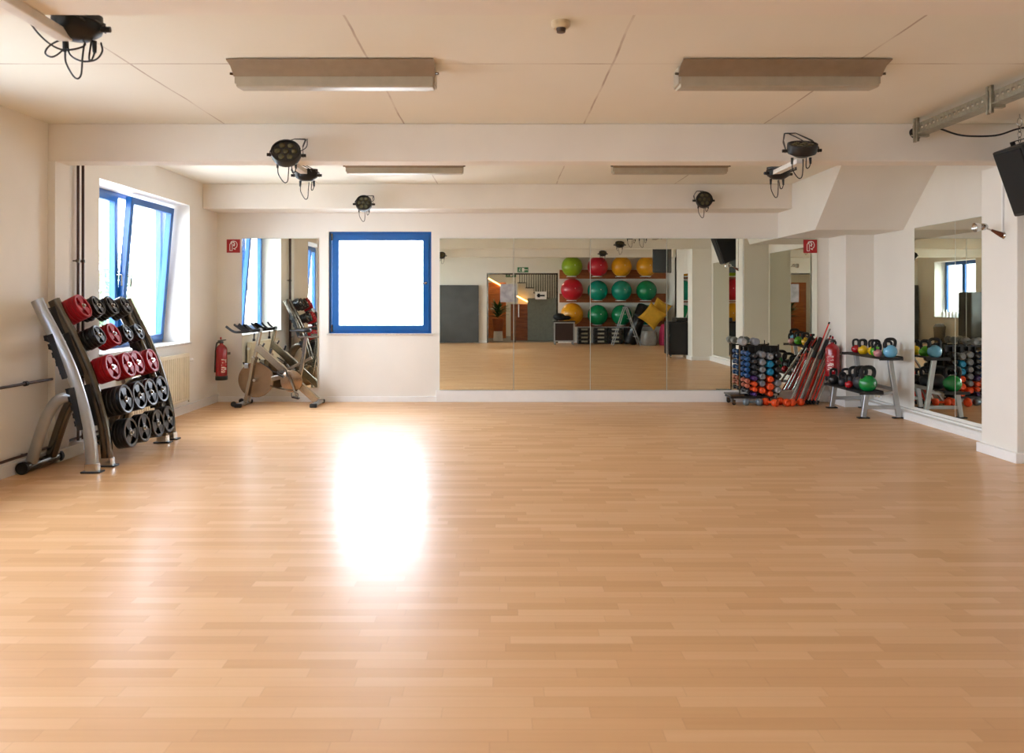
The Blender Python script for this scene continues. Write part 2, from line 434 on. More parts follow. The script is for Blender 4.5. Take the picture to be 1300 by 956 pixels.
for wi, (y0, y1) in enumerate(LW):
    r = bpy.data.objects.new('window_%d' % (wi+1), None); COL.objects.link(r); tag(r, kind='structure')
    xf = XL-0.32
    ym = y0+(y1-y0)*0.47
    fr = MB(); fr.ring((y0,y1,ZS,ZT), (y0+0.055,y1-0.055,ZS+0.05,ZT-0.05), 'X', xf-0.07, xf-0.005); fr.b2(xf-0.07, xf-0.005, ym-0.03, ym+0.03, ZS+0.05, ZT-0.05)
    fr.build('window_frame', 'blue', r, smooth=0, bevel=0.003)
    sash(r, (y0+0.04, ym-0.005), ZS+0.035, ZT-0.035, xf+0.015, 0.0, ym-0.04)
    sash(r, (ym+0.005, y1-0.04), ZS+0.035, ZT-0.035, xf+0.02, 0.085 if wi < 2 else 0, ym+0.045)
    sl = MB(); sl.b2(xf-0.005, XL+0.03, y0-0.02 if wi else y0, y1, ZS-0.02, ZS+0.004); sl.build('sill', 'sill', r, smooth=0, bevel=0.003)

r = bpy.data.objects.new('window_5', None); COL.objects.link(r); tag(r, kind='structure')
x0, x1, z0, z1 = BW
yf = YB+0.035
fr = MB(); fr.ring((x0,x1,z0,z1), (x0+0.045,x1-0.045,z0+0.045,z1-0.045), 'Y', yf, yf+0.08); fr.build('window_frame', 'blue', r, smooth=0, bevel=0.003)
sh = MB(); sh.ring((x0+0.035,x1-0.035,z0+0.035,z1-0.035), (x0+0.13,x1-0.115,z0+0.11,z1-0.115), 'Y', yf-0.015, yf+0.05)
so = sh.build('sash', 'blue', r, smooth=0, bevel=0.004)
MB().b2(x0+0.12, x1-0.105, yf+0.01, yf+0.03, z0+0.10, z1-0.105).build('glass', 'glass', so, smooth=0)
handle_mb((x1-0.075, yf-0.015, 1.56), (0,-1,0), (-1,0,0)).build('handle', 'chrome', so)
hg = MB()
for zz in (z0+0.07, z1-0.07): hg.cyl((x0+0.04, yf-0.02, zz-0.045), (x0+0.04, yf-0.02, zz+0.045), 0.011, n=10)
hg.build('hinge', 'dark_steel', r)
MB().b2(x0-0.02, x1+0.03, YB-0.025, YB+0.04, z0-0.018, z0+0.002).build('sill', 'sill', r, smooth=0, bevel=0.003)

# ------------------------------------------------------------------ mirrors
def mirror(label, axis, plane, u0, u1, z0, z1, group, tilt=0.0):
    """panel on a wall; plane = wall surface; front face silvered"""
    c = (u0+u1)/2; t = 0.008; g = 0.0015
    if axis == 'Y':
        o = MB().b2(u0+g-c, u1-g-c, -t, -0.001, 0, z1-z0).build('mirror_panel', 'mirror_edge', smooth=0, bevel=0.0015)
        o.location = (c, plane-0.012, z0)
        s = MB(); s.b2(u0+g+0.003-c, u1-g-0.003-c, -t-0.0006, -t+0.001, 0.003, z1-z0-0.003)
    else:
        o = MB().b2(-t, -0.001, u0+g-c, u1-g-c, 0, z1-z0).build('mirror_panel', 'mirror_edge', smooth=0, bevel=0.0015)
        o.location = (plane-0.012, c, z0)
        s = MB(); s.b2(-t-0.0006, -t+0.001, u0+g+0.003-c, u1-g-0.003-c, 0.003, z1-z0-0.003)
    o.rotation_euler = (0, 0, tilt)
    s.build('silvering', 'mirror', o, smooth=0)
    return tag(o, label, 'mirror', group)
G = 'tall mirror panels covering the back wall'
xs = [-0.818, 0.155, 1.16, 2.163, 3.167, 4.14]
for i, nm in enumerate(('leftmost of the five on the back wall', 'second from the left on the back wall', 'middle one of five on the back wall', 'fourth from the left, behind the dumbbell tower', 'rightmost on the back wall, behind the leaning bars')):
    mirror('large wall mirror panel, ' + nm, 'Y', YB, xs[i], xs[i+1], 0.155, 2.145, G)
mirror('narrow wall mirror on the back wall behind the spin bike', 'Y', YB, -3.41, -2.415, 0.185, 2.145, None)
mirror('right wall mirror pane, the one farther from the camera beside the kettlebell rack', 'X', XR, 8.04, 8.84, 0.135, 2.145, 'mirror panes on the right wall')
mirror('right wall mirror pane, the one nearer the camera next to the pillar', 'X', XR, 7.05, 8.04, 0.135, 2.145, 'mirror panes on the right wall')
mirror('right wall mirror in the bay on the near side of the pillar', 'X', XR, 3.4, 5.5, 0.135, 2.145, None)
mirror('right wall mirror seen in reflection beside the wheeled equipment case', 'X', XR, 0.6, 1.9, 0.135, 2.0, None)

# ------------------------------------------------------------------ ceiling lamps
def lamp(x0, x1, y, label):
    t = thing('ceiling_lamp', label, 'ceiling lamp', ((x0+x1)/2, y, ZC), group='long ceiling lamps between the beams')
    w = (x1-x0)/2
    b = MB(); b.prism([(0.0, 0.0), (0.16, 0.0), (0.16, -0.115), (0.13, -0.13), (0.02, -0.138), (0.0, -0.134)], 'X', -w+0.015, w-0.015)
    b.build('housing', 'lamp_body', t, smooth=0, bevel=0.003)
    g = MB(); g.prism([(-0.135, -0.012), (-0.06, -0.028), (-0.02, -0.056), (0.0, -0.075), (0.0, -0.068), (-0.02, -0.045), (-0.06, -0.02), (-0.135, -0.006)], 'X', -w, w)
    g.build('reflector', 'lamp_wing', t, smooth=60)
    for s in (-1, 1):
        e = MB(); e.b2(s*(w-0.015), s*(w-0.003), 0.01, 0.15, -0.115, -0.01); e.build('end_cap', 'lamp_body', t, smooth=0)
        c = MB(); c.cyl((s*(w-0.004), 0.0, -0.06), (s*(w+0.02), -0.01, -0.06), 0.008, n=10); c.build('lamp_screw', 'dark_steel', t)
    return t
lamp(-1.655, -0.41, 4.86, 'long grey ceiling lamp at left, in front of the near beam')
lamp(1.09, 2.345, 4.86, 'long grey ceiling lamp at right, in front of the near beam')
lamp(-1.63, -0.40, 8.2, 'far left slim ceiling lamp, seen beyond the near beam')
lamp(1.155, 2.36, 8.2, 'far right slim ceiling lamp, seen beyond the near beam')
lamp(-1.63, -0.42, 1.3, 'ceiling lamp at left above the viewer, seen in the mirrors')
lamp(1.105, 2.30, 1.3, 'ceiling lamp at right above the viewer, seen in the mirrors')

d = thing('smoke_detector', 'small round beige smoke detector on the ceiling near the middle', 'smoke detector', (0.31, 4.12, ZC))
MB().lathe([(0,0),(0.05,0),(0.05,-0.02),(0.038,-0.034),(0,-0.034)], n=24).build('detector_base', 'detector', d)
MB().lathe([(0,-0.034),(0.026,-0.034),(0.022,-0.055),(0,-0.06)], n=20).build('sensor', 'detector_eye', d)

# ------------------------------------------------------------------ stage spotlights
def cable(pts, r=0.004): return MB().tube(smooth_path(pts, 8), r, 6, up=(0.3,1,0.2))
def spotlight(label, loc, elev, yaw=0.0, back=1, anchor=None, loops=1, r=0.1):
    """flat LED can; local -Y is the beam side at elev 0, turned upwards by elev degrees. back = side of the beam it hangs on"""
    t = thing('stage_spotlight', label, 'spotlight', loc, (0, 0, yaw), 'black stage spotlights on the ceiling beams')
    R = Matrix.Rotation(math.radians(-elev), 4, 'X')
    ax = R @ Vector((0, -1, 0))
    hb = MB(); hb.lathe([(0,-0.05),(0.045,-0.05),(0.06,-0.042),(r*0.93,-0.02),(r,0.0),(r,0.055),(r*0.9,0.058),(r*0.88,0.046),(0,0.046)], (0,0,0), ax, 28)
    hb.build('housing', 'can', t, smooth=40)
    ls = MB()
    q = ax.to_track_quat('Z', 'Y').to_matrix().to_4x4()
    for i in range(7):
        a = 2*PI*i/6; rr = 0 if i == 6 else r*0.56
        p = q @ Vector((rr*math.cos(a), rr*math.sin(a), 0.046))
        MB().lathe([(0,-0.001),(0.024,-0.001),(0.022,0.006),(0.012,0.010),(0,0.011)], p, ax, 14).build('lens', 'lens', t)
    for s in (-1, 1):
        MB().cyl((s*r*0.96,0,0), (s*(r+0.035),0,0), 0.013, n=12).build('knob', 'black', t)
    u = MB(); top = 0.0
    up = Vector(anchor)-Vector(loc) if anchor else Vector((0,0.1,0.13))
    up = Matrix.Rotation(-yaw, 3, 'Z') @ up
    e = r+0.012
    u.sweep([(-e,0,-0.015),(-e,0,0.02),(-e*0.9,up.y*0.45,up.z*0.5),(-e*0.35+up.x*0.6,up.y*0.95,up.z*0.97),(e*0.35+up.x*0.6,up.y*0.95,up.z*0.97),(e*0.9,up.y*0.45,up.z*0.5),(e,0,0.02),(e,0,-0.015)], [(-0.0025,-0.009),(0.0025,-0.009),(0.0025,0.009),(-0.0025,0.009)], up=(0,1,0.05))
    u.build('yoke', 'black', t, smooth=0)
    for s in (-1, 1): MB().cyl((s*r*0.6,0.02,-r*0.45), (s*r*0.62,0.02,-r*0.45-0.05), 0.011, 0.008, n=10).build('cable_gland', 'black', t)
    z0 = -r*0.45-0.05
    c = cable([(-r*0.6,0.02,z0),(-r*0.55,0.02,z0-0.05),(-r*0.2,0.02,z0-0.11),(r*0.05,0.02,z0-0.10),(r*0.12,0.02,z0-0.02),(r*0.15,0.03,z0+0.04)])
    c.build('cable', 'black', t)
    c = cable([(r*0.62,0.02,z0),(r*0.5,0.02,z0-0.03),(r*0.35,0.03,z0-0.02),(r*0.4,0.04,0),(r*0.7+up.x*0.4,up.y*0.6,up.z*0.5),(up.x,up.y,up.z)])
    c.build('power_lead', 'black', t)
    return t
spotlight('black stage spotlight on the left of the near beam, lens tilted up at the camera', (-1.70, 6.22, 2.48), 30, 0.15, 1, (-1.60, 6.48, 2.66), 1, 0.115)
spotlight('small black stage spotlight behind the left of the near beam, with hanging cable loop', (-1.73, 6.98, 2.44), 82, 0, -1, (-1.74, 6.72, 2.50))
spotlight('black stage spotlight on the right of the near beam, facing upwards', (2.37, 6.22, 2.515), 66, -0.1, 1, (2.35, 6.48, 2.71), 1, 0.115)
spotlight('small black stage spotlight behind the right of the near beam, with hanging cable loops', (2.45, 6.98, 2.455), 84, 0.2, -1, (2.46, 6.72, 2.50))
spotlight('black stage spotlight on the left of the far beam', (-1.69, 9.66, 2.51), 15, 0.1, 1, (-1.60, 9.84, 2.64))
spotlight('black stage spotlight on the right of the far beam, with cable loop beneath', (2.475, 9.66, 2.555), 12, 0.0, 1, (2.47, 9.84, 2.70))
spotlight('black stage spotlight with looping cables at the top left, nearest the camera', (-1.82, 3.38, 2.50), 85, 0.1, -1, (-1.83, 3.18, 2.52))
spotlight('black stage spotlight at the right of the beam over the viewer, seen in the mirrors', (2.58, 3.42, 2.54), 60, PI, -1, (2.58, 3.18, 2.60))
spotlight('black stage spotlight at the left of the rearmost beam, seen in the mirrors', (-1.58, -0.10, 2.50), 40, PI, 1, (-1.58, -0.30, 2.6))
spotlight('black stage spotlight at the right of the rearmost beam, seen in the mirrors', (2.66, -0.10, 2.55), 60, PI, 1, (2.66, -0.30, 2.6))
def batten(label, x, y0, y1):
    o = MB().b2(x-0.03, x+0.03, y0, y1, ZB-0.04, ZB-0.001).build('mounting_batten', 'batten', loc=(x, y0, ZB-0.02), smooth=0, bevel=0.004)
    tag(o, label, 'batten', 'white mounting battens under the beams')
batten('white mounting batten under the left of the near beam', -1.73, 6.36, 6.99)
batten('white mounting batten under the right of the near beam', 2.41, 6.36, 6.96)
batten('white mounting batten at the top left, nearest the camera', -1.86, 2.85, 3.36)
lc = cable([(-1.95,3.18,2.52),(-1.93,3.3,2.44),(-1.87,3.35,2.40),(-1.78,3.36,2.42),(-1.80,3.36,2.46)], 0.004).build('cable_loop', 'black')
tag(lc, 'thin dark cable loop hanging left of the spotlight at the top left', 'cable')
lc = cable([(-1.87,3.40,2.46),(-1.90,3.40,2.41),(-1.94,3.40,2.385),(-1.97,3.40,2.40),(-1.955,3.40,2.43),(-1.91,3.40,2.455),(-1.86,3.41,2.46)], 0.004).build('cable_loop', 'black')
tag(lc, 'small closed cable loop hanging below the white batten at the top left', 'cable')
lc = cable([(-1.88,3.41,2.46),(-1.87,3.41,2.40),(-1.82,3.41,2.37),(-1.76,3.41,2.375),(-1.73,3.41,2.41),(-1.735,3.41,2.45)], 0.004).build('cable_loop', 'black')
tag(lc, 'wide cable loop hanging under the spotlight at the top left', 'cable')

# ------------------------------------------------------------------ cable tray, speaker, wall lamp at the right
t = thing('cable_tray', 'perforated galvanised cable tray under the ceiling at top right', 'cable tray', (3.36, 0, 0))
y0, y1 = 3.25, 6.38
tr = MB()
for zc, h in ((2.675, 0.012), (2.745, 0.012)): tr.b2(-0.03, 0.03, y0, y1, zc-h/2, zc+h/2)
# web of the channel with slots as real gaps
n = int((y1-y0)/0.055)
tr.b2(-0.033, -0.029, y0, y1, 2.68, 2.70); tr.b2(-0.033, -0.029, y0, y1, 2.722, 2.745)
for i in range(n+1):
    yy = y0+i*(y1-y0)/n; tr.b2(-0.033, -0.029, max(y0, yy-0.012), min(y1, yy+0.012), 2.70, 2.722)
tr.build('channel', 'galv', t, smooth=0)
tt = MB(); tt.b2(-0.05, 0.05, y0, y1, 2.66, 2.668); tt.build('tray_lip', 'galv', t, smooth=0)
for yy in (6.30, 5.35, 4.3):
    br = MB(); br.b2(-0.055, -0.036, yy-0.03, yy-0.01, 2.60, ZC); br.b2(-0.055, -0.036, yy+0.01, yy+0.03, 2.60, ZC); br.b2(-0.05, -0.036, yy-0.03, yy+0.03, 2.61, 2.63)
    br.b2(-0.05, -0.036, yy-0.03, yy+0.03, 2.76, 2.78); br.b2(-0.04,0.05,yy-0.02,yy+0.02,2.64,2.66)
    br.build('bracket', 'galv', t, smooth=0)
cable([(0.0,6.35,2.70),(-0.02,6.41,2.71),(0.0,6.43,2.68),(0.02,6.38,2.66)], 0.02).build('cable_bundle', 'black_rub', t)

c = cable([(3.40,6.1,2.66),(3.6,6.15,2.62),(3.85,6.15,2.62),(4.02,6.16,2.67),(4.10,6.16,2.68),(4.16,6.15,2.63),(4.17,6.15,2.56)], 0.007).build('speaker_cable', 'black_rub')
tag(c, 'black speaker cable sagging from the cable tray to the tilted speaker', 'cable')
def chain_mb(p0, p1, r=0.014):
    mb = MB(); p0 = Vector(p0); p1 = Vector(p1); L = (p1-p0).length; n = max(2, int(L/(r*2.6)))
    for i in range(n):
        c = p0.lerp(p1, (i+0.5)/n); a = (Vector((1,0,0)) if i % 2 else Vector((0,1,0)))
        mb.tube([c+Vector((0,0,r*1.7*math.sin(q)))+a*(r*math.cos(q)) for q in [2*PI*j/12 for j in range(12)]], r*0.22, 6, up=a.cross(Vector((0,0,1))), closed=True)
    return mb
def speaker(label, loc, rot, w=0.36, d=0.34, h=0.56, taper=0.72):
    """cabinet; front is local -X, origin at its centre"""
    t = thing('loudspeaker', label, 'loudspeaker', loc, rot, 'black loudspeakers hung under the ceiling')
    b = MB(); b.prism([(-d/2,-w/2),(d/2,-w/2*taper),(d/2,w/2*taper),(-d/2,w/2)], 'Z', -h/2, h/2); b.build('cabinet', 'black', t, smooth=0, bevel=0.012)
    g = MB(); g.b2(-d/2-0.012, -d/2+0.002, -w/2+0.02, w/2-0.02, -h/2+0.02, h/2-0.02); g.build('grille', M['grille'], t, smooth=0, bevel=0.01)
    u = MB()
    for s in (-1, 1): u.b2(-0.02, 0.02, s*(w/2*0.9), s*(w/2*0.9+0.006), h/2-0.12, h/2+0.03)
    u.b2(-0.02, 0.02, -w/2*0.9, w/2*0.9, h/2+0.024, h/2+0.03); u.build('hanging_bracket', 'black', t, smooth=0)
    return t
M['grille'] = mat('speaker_grille', '121212', 0.6, 0.3, var=0.2, scale=200)
S1 = (4.16, 6.1, 2.31)
speaker('black loudspeaker tilted forward at the right edge, beside the pillar', S1, (0, math.radians(-20), 0.05), 0.34, 0.36, 0.54)
hk = thing('speaker_chain', 'steel chain and snap hook holding the tilted speaker at right', 'chain', (4.05, 6.16, 2.6))
chain_mb((0,0,-0.03), (0,0,0.09)).build('chain', 'chrome', hk)
sn = MB(); sn.tube([(0.018*math.cos(q), 0, 0.125+0.035*math.sin(q)) for q in [2*PI*j/14 for j in range(14)]], 0.004, 6, closed=True)
sn.cyl((0,0,0.16), (0,0,0.19), 0.005); sn.build('snap_hook', 'chrome', hk)
speaker('black loudspeaker hung by the ball shelves, seen in the mirrors', (3.86, 1.75, 2.30), (0, 0, 0.5), 0.40, 0.36, 0.62)
MB().b2(3.84, 3.88, 1.73, 1.77, 2.63, ZC).build('speaker_rod', 'black')
tag(bpy.data.objects['speaker_rod'], 'black rod carrying the loudspeaker seen in the mirrors', 'rod')

t = thing('wall_lamp', 'chrome swivel wall lamp with brown arm on the right pillar', 'wall lamp', (4.22, 6.62, 1.88))
M['brown'] = mat('brown_lacquered_wood', '6b3a24', 0.3, var=0.1)
MB().lathe([(0,0),(0.028,0),(0.03,0.006),(0.02,0.016),(0,0.018)], (0,0,0), (-1,0,0), 20).build('rosette', 'chrome', t)
MB().cyl((-0.012,0,0.0), (-0.10,0.01,0.045), 0.024, 0.009, 14).build('arm', 'brown', t)
MB().cyl((-0.10,0.01,0.045), (-0.15,0.01,0.06), 0.007, n=10).build('neck', 'chrome', t)
MB().ball((-0.165,0.01,0.072), 0.033, sc=(1.1,1,0.9)).build('lamp_head', 'chrome', t)
MB().lathe([(0,-0.03),(0.02,-0.03),(0.035,-0.01),(0.04,0.025),(0.036,0.022),(0.0,0.0)], (-0.215,0.01,0.068), (-1,0,-0.15), 20).build('lamp_shade', 'chrome', t)
o = MB().b2(4.205, 4.22, 6.612, 6.63, 1.90, ZB).build('cable_duct', 'white_paint', smooth=0)
tag(o, 'thin vertical cable duct above the wall lamp on the pillar', 'cable duct')

# ------------------------------------------------------------------ left wall: pipes, radiator
for (y, lab) in ((6.87, 'thin vertical brown heating pipe by the window, the nearer of the pair'), (6.95, 'thin vertical brown heating pipe by the window, the farther of the pair')):
    p = thing('heating_pipe', lab, 'pipe', (XL+0.045, y, 0), group='vertical heating pipes beside the left window')
    MB().cyl((0,0,0.11), (0,0,ZB+0.3), 0.0115, n=12).build('pipe', 'pipe', p)
    cl = MB(); cl.cyl((0,0,1.665), (0,0,1.69), 0.018, n=12); cl.cyl((0,0,1.678), (-0.045,0,1.678), 0.006, n=8); cl.build('pipe_clamp', 'dark_steel', p)
p = thing('heating_pipe', 'horizontal brown pipe halfway up the left wall', 'pipe', (XL+0.035, 0, 0.685))
MB().cyl((0,5.5,0), (0,6.86,0), 0.011, n=12).build('pipe', 'pipe', p)
for yy in (6.13,):
    cl = MB(); cl.cyl((0,yy-0.015,0), (0,yy+0.015,0), 0.02, n=12); cl.cyl((0,yy,0), (-0.035,yy,0), 0.007, n=8); cl.build('pipe_clamp', 'black', p)
p = thing('heating_pipe', 'low brown pipe just above the left baseboard', 'pipe', (XL+0.03, 0, 0.13))
MB().cyl((0,5.5,0), (0,7.5,0), 0.011, n=12).build('pipe', 'pipe', p)
MB().cyl((0,6.13,0), (-0.03,6.13,0), 0.008, n=8).build('pipe_clamp', 'black', p)
def radiator(y0, y1, label):
    t = thing('radiator', label, 'radiator', (XL+0.03, (y0+y1)/2, 0.17), group='cream panel radiators under the left windows')
    w = (y1-y0)/2; b = MB(); b.b2(0.005, 0.065, -w, w, 0, 0.55)
    n = int(w*2/0.05)
    b.build('panel', 'cream', t, smooth=0, bevel=0.006)
    rb = MB()
    for i in range(n): yy = -w+0.03+i*(2*w-0.06)/max(1, n-1); rb.b2(0.064, 0.070, yy-0.016, yy+0.016, 0.03, 0.51)
    rb.build('fluting', 'cream', t, smooth=0)
    v = MB(); v.cyl((0.035, w, 0.46), (0.035, w+0.05, 0.46), 0.012, n=10); v.cyl((0.035, w+0.05, 0.46), (0.06, w+0.09, 0.46), 0.02, n=12); v.build('valve', 'white_paint', t)
    MB().cyl((0.035,w+0.05,-0.03),(0.035,w+0.05,0.46),0.008,n=8).build('feed_pipe', 'cream', t)
    MB().b2(-0.028, 0.006, -w+0.1, -w+0.14, 0.1, 0.45).build('wall_bracket', 'cream', t, smooth=0)
    return t
radiator(7.75, 9.20, 'cream radiator under the open left window, behind the plate rack')
radiator(3.85, 5.25, 'cream radiator under the second left window, seen in the mirror')

# ------------------------------------------------------------------ weight plate rack
YA, YB1, YC, YD = 6.10, 6.33, 7.37, 7.55
prof = [(-3.60,1.335),(-3.545,1.22),(-3.475,1.09),(-3.40,0.94),(-3.33,0.78),(-3.27,0.60),(-3.22,0.42),(-3.185,0.24),(-3.17,0.05),(-3.168,0.012)]
def curveX(z):
    for (xa, za), (xb, zb) in zip(prof, prof[1:]):
        if zb <= z <= za: return xa+(xb-xa)*(za-z)/(za-zb)
    return prof[0][0]
rack = thing('weight_plate_rack', 'curved steel weight plate rack along the left wall', 'weight rack', (-3.4, 6.8, 0))
def off(p): return (p[0]+3.4, p[1]-6.8, p[2])
def rsect(a, b, c=0.014): return [(-a+c,-b),(a-c,-b),(a,-b+c),(a,b-c),(a-c,b),(-a+c,b),(-a,b-c),(-a,-b+c)]
for yy, m in ((YA,'silver'), (YB1,'dark_steel'), (YC,'dark_steel'), (YD,'dark_steel')):  # dark brown reflection on the farther uprights put into their colour
    u = MB(); u.sweep(smooth_path([off((x,yy,z)) for x,z in prof], 3), rsect(0.045, 0.026)); up = u.build('upright', m, rack, smooth=50)
    f = MB(); f.b2(-3.168-0.075+3.4, -3.168+0.075+3.4, yy-0.045-6.8, yy+0.045-6.8, 0, 0.014); f.build('foot_plate', 'black', rack, smooth=0, bevel=0.004)
    ft = MB(); ft.sweep([off((-3.169,yy,0.014)), off((-3.171,yy,0.07))], rsect(0.052, 0.033)); ft.build('foot_sleeve', 'chrome', rack, smooth=0)
for yy in (YA+0.02, YB1+0.06, YC-0.04, YD-0.02):
    lg = MB(); lg.sweep(smooth_path([off(p) for p in ((-3.30,yy,0.575),(-3.38,yy,0.585),(-3.46,yy,0.545),(-3.53,yy,0.44),(-3.59,yy,0.28),(-3.655,yy,0.075))], 5), rsect(0.042, 0.026))
    lg.build('rear_leg', 'silver' if yy < 6.2 else 'dark_steel', rack, smooth=50)  # legs repeat the uprights' bright and dark split
for ya, yb in ((YA-0.06, YB1+0.16), (YC-0.12, YD+0.06)):
    b = MB(); b.cyl(off((-3.665,ya,0.048)), off((-3.665,yb,0.048)), 0.038, n=16); b.build('base_tube', 'dark_steel', rack)
    for y_, s in ((ya,-1), (yb,1)):
        MB().cyl(off((-3.665,y_,0.048)), off((-3.665,y_+s*0.03,0.048)), 0.048, n=18).build('end_cap', 'black_rub', rack)
rows = [  # peg tip x, z, angle, plate thickness, plate radius
    (-3.445, 1.290, 27, 0.030, 0.106), (-3.31, 1.050, 24, 0.029, 0.102), (-3.20, 0.787, 18, 0.034, 0.110), (-3.09, 0.522, 12, 0.036, 0.1215), (-3.05, 0.245, 8, 0.027, 0.1215)]
for (fx, fz, a, th, rr) in rows:
    ca, sa = math.cos(math.radians(a)), math.sin(math.radians(a))
    zb = fz-0.20*sa; xb = curveX(zb)-0.085
    cb = MB(); cb.sweep([off((xb,YB1-0.0,zb)), off((xb,YC+0.0,zb))], rsect(0.026, 0.016), up=(ca,0,sa)); cb.build('crossbar', 'dark_steel', rack, smooth=0)
pegY = [6.49, 6.735, 6.98, 7.225]
def hooks(yy, s0, z_hi, z_lo):
    k_ = MB(); n = 5
    for i in range(n):
        z = z_hi+(z_lo-z_hi)*i/(n-1); x = curveX(z)-0.045
        k_.box(off((x-0.012, yy, z)), (0.05, 0.05, 0.035), Euler((0, math.radians(20), 0)))
        k_.box(off((x-0.036, yy, z+0.016)), (0.014, 0.05, 0.03), Euler((0, math.radians(-15), 0)))
    x0, x1 = curveX(z_hi)-0.042, curveX(z_lo)-0.042
    k_.sweep([off((x0,yy,z_hi+0.04)), off((x1,yy,z_lo-0.04))], rsect(0.024, 0.030, 0.004))
    k_.build('bar_cradle', 'black_rub', rack, smooth=0)
for yy in (YA, YB1, YC, YD):
    hooks(yy, 1, 1.03, 0.77); hooks(yy, 1, 0.62, 0.37)
hooks(YB1, 1, 1.24, 1.10); hooks(YA, 1, 0.2+1.0, 1.16) if False else None

def plate_mesh(name, R, th, m, lobed=False):
    mb = MB(); n = 42
    shp = (lambda t: 1-0.13*(1+math.cos(3*t))/2) if lobed else None
    h = th*0.94/2
    # rim (closed profile ring)
    prof_ = [(R*0.80,-h*0.8),(R*0.86,-h),(R*0.96,-h),(R,-h*0.7),(R,h*0.7),(R*0.965,h),(R*0.86,h),(R*0.80,h*0.75),(R*0.80,-h*0.8)]
    mb.lathe(prof_, n=n, shape=shp)
    hr = R*0.30
    mb.lathe([(0.013,-h*0.9),(hr*0.8,-h),(hr,-h*0.7),(hr,h*0.7),(hr*0.8,h*1.0),(0.013,h*0.9),(0.013,-h*0.9)], n=n)
    for i in range(3):
        a = 2*PI*i/3+PI/2
        u = Vector((math.cos(a), math.sin(a), 0)); w = Vector((-math.sin(a), math.cos(a), 0)); r0 = hr*0.9; r1 = R*0.84*(0.87 if lobed and False else 1)
        q = [u*r0-w*R*0.20, u*r1-w*R*0.42, u*r1+w*R*0.42, u*r0+w*R*0.20]
        vs = [tuple(p+Vector((0,0,-h*0.55))) for p in q]+[tuple(p+Vector((0,0,h*0.6))) for p in q]
        mb.add(vs, [(3,2,1,0),(4,5,6,7),(0,1,5,4),(1,2,6,5),(2,3,7,6),(3,0,4,7)])
    return mb
M['plate_black'] = mat('black_plate_rubber', '111215', 0.36, var=0.15)
protos = {}
def plate(R, th, col, lobed):
    key = (round(R,3), th, col, lobed)
    if key not in protos:
        t = bpy.data.objects.new('weight_plate', None)
        b = plate_mesh('p', R, th, None, lobed).build('disc', 'red_plate' if col == 'red' else 'plate_black', None)
        i = MB().lathe([(0.0125,-th*0.47),(0.020,-th*0.485),(0.021,-th*0.3),(0.021,th*0.3),(0.020,th*0.492),(0.0125,th*0.48),(0.0125,-th*0.47)], n=20).build('hub_ring', 'chrome', None)
        g = MB()
        for q in range(3):
            a = 2*PI*q/3+PI/2+PI/3; rr = R*0.84
            pts = [(rr*math.cos(a+e)*1.0, rr*math.sin(a+e)*1.0, th*0.37) for e in (-0.55,-0.3,0,0.3,0.55)]
            g.tube(pts, R*0.028, 6, up=(0,0,1))
        g.build('grip_edge', M['grip_red'] if col == 'red' else 'chrome_dull', None)
        go = [o for o in (b, i, bpy.data.objects[[x.name for x in bpy.data.objects if x.name.startswith('grip_edge') and x.parent is None][-1]])]
        protos[key] = (go, [])
    return protos[key]
M['grip_red'] = mat('red_rubber_lighter', 'c83a46', 0.35, var=0.05)  # lighter red for the strips along the grip openings
M['chrome_dull'] = mat('dull_grip_metal', '8e8a80', 0.25, 0.8, var=0.1)  # dull metal tone for the grip strips of black plates
rown = ['top', 'second', 'middle', 'fourth', 'lowest']; stn = ['nearest', 'second nearest', 'third nearest', 'farthest']
ordn = ['outermost', 'second from outside', 'third from outside', 'fourth from outside', 'fifth from outside', 'innermost']
colr = [['red','black','black','black'], ['black','red','black','black'], ['red']*4, ['black']*4, ['black']*4]
lob = [[0,1,1,1], [1,0,1,1], [0]*4, [0]*4, [0]*4]
cnt = [[6,5,5,5], [5,5,4,4], [5,4,5,4], [5,4,4,4], [4,3,4,3]]
shift = [[0,0,0,0.005],[0,0,0,-0.01],[0.0,0.015,-0.02,0.0],[0,0,-0.01,-0.02],[0,0.0,0.01,0]]
used_once = set()
for ri, (fx, fz, a, th, rr) in enumerate(rows):
    ca, sa = math.cos(math.radians(a)), math.sin(math.radians(a))
    for pi_, y in enumerate(pegY):
        R = rr*(0.90 if lob[ri][pi_] else 1.0)
        if ri == 1 and pi_ >= 2: R = 0.082
        tip = Vector((fx+shift[ri][pi_], y, fz)); axv = Vector((ca,0,sa))
        base = Vector((curveX(fz-0.20*sa)-0.075, y, 0)); L = (tip.x-base.x)/ca
        pg = MB(); pg.cyl(off(tip-axv*L), off(tip+axv*0.015), 0.0118, n=12); pg.build('peg', 'chrome', rack)
        n = cnt[ri][pi_]; n = min(n, int((L-0.03)/th))
        key = (round(R,3), th, colr[ri][pi_], lob[ri][pi_])
        objs, _ = plate(R, th, colr[ri][pi_], lob[ri][pi_])
        for i in range(n):
            oi = ordn[i] if i < n-1 else 'innermost'
            lab = '%s weight plate, %s of the %s stack on the %s row' % (colr[ri][pi_], oi, stn[pi_], rown[ri])
            t = thing('weight_plate', lab, 'weight plate', tip-axv*(th*(i+0.5)), (0, math.radians(90-a), random.uniform(-0.25,0.25) if True else 0), 'weight plates on the rack by the left wall')
            t.rotation_euler = (Matrix.Rotation(math.radians(90-a), 3, 'Y') @ Matrix.Rotation(random.uniform(-0.3, 0.3)+PI/2, 3, 'Z')).to_euler()
            for o in objs:
                if i > 0 and o.name.startswith('grip') : continue
                if key not in used_once or True:
                    c = o.copy(); COL.objects.link(c); c.parent = t
        used_once.add(key)
for objs, _ in protos.values():
    for o in objs: bpy.data.objects.remove(o)

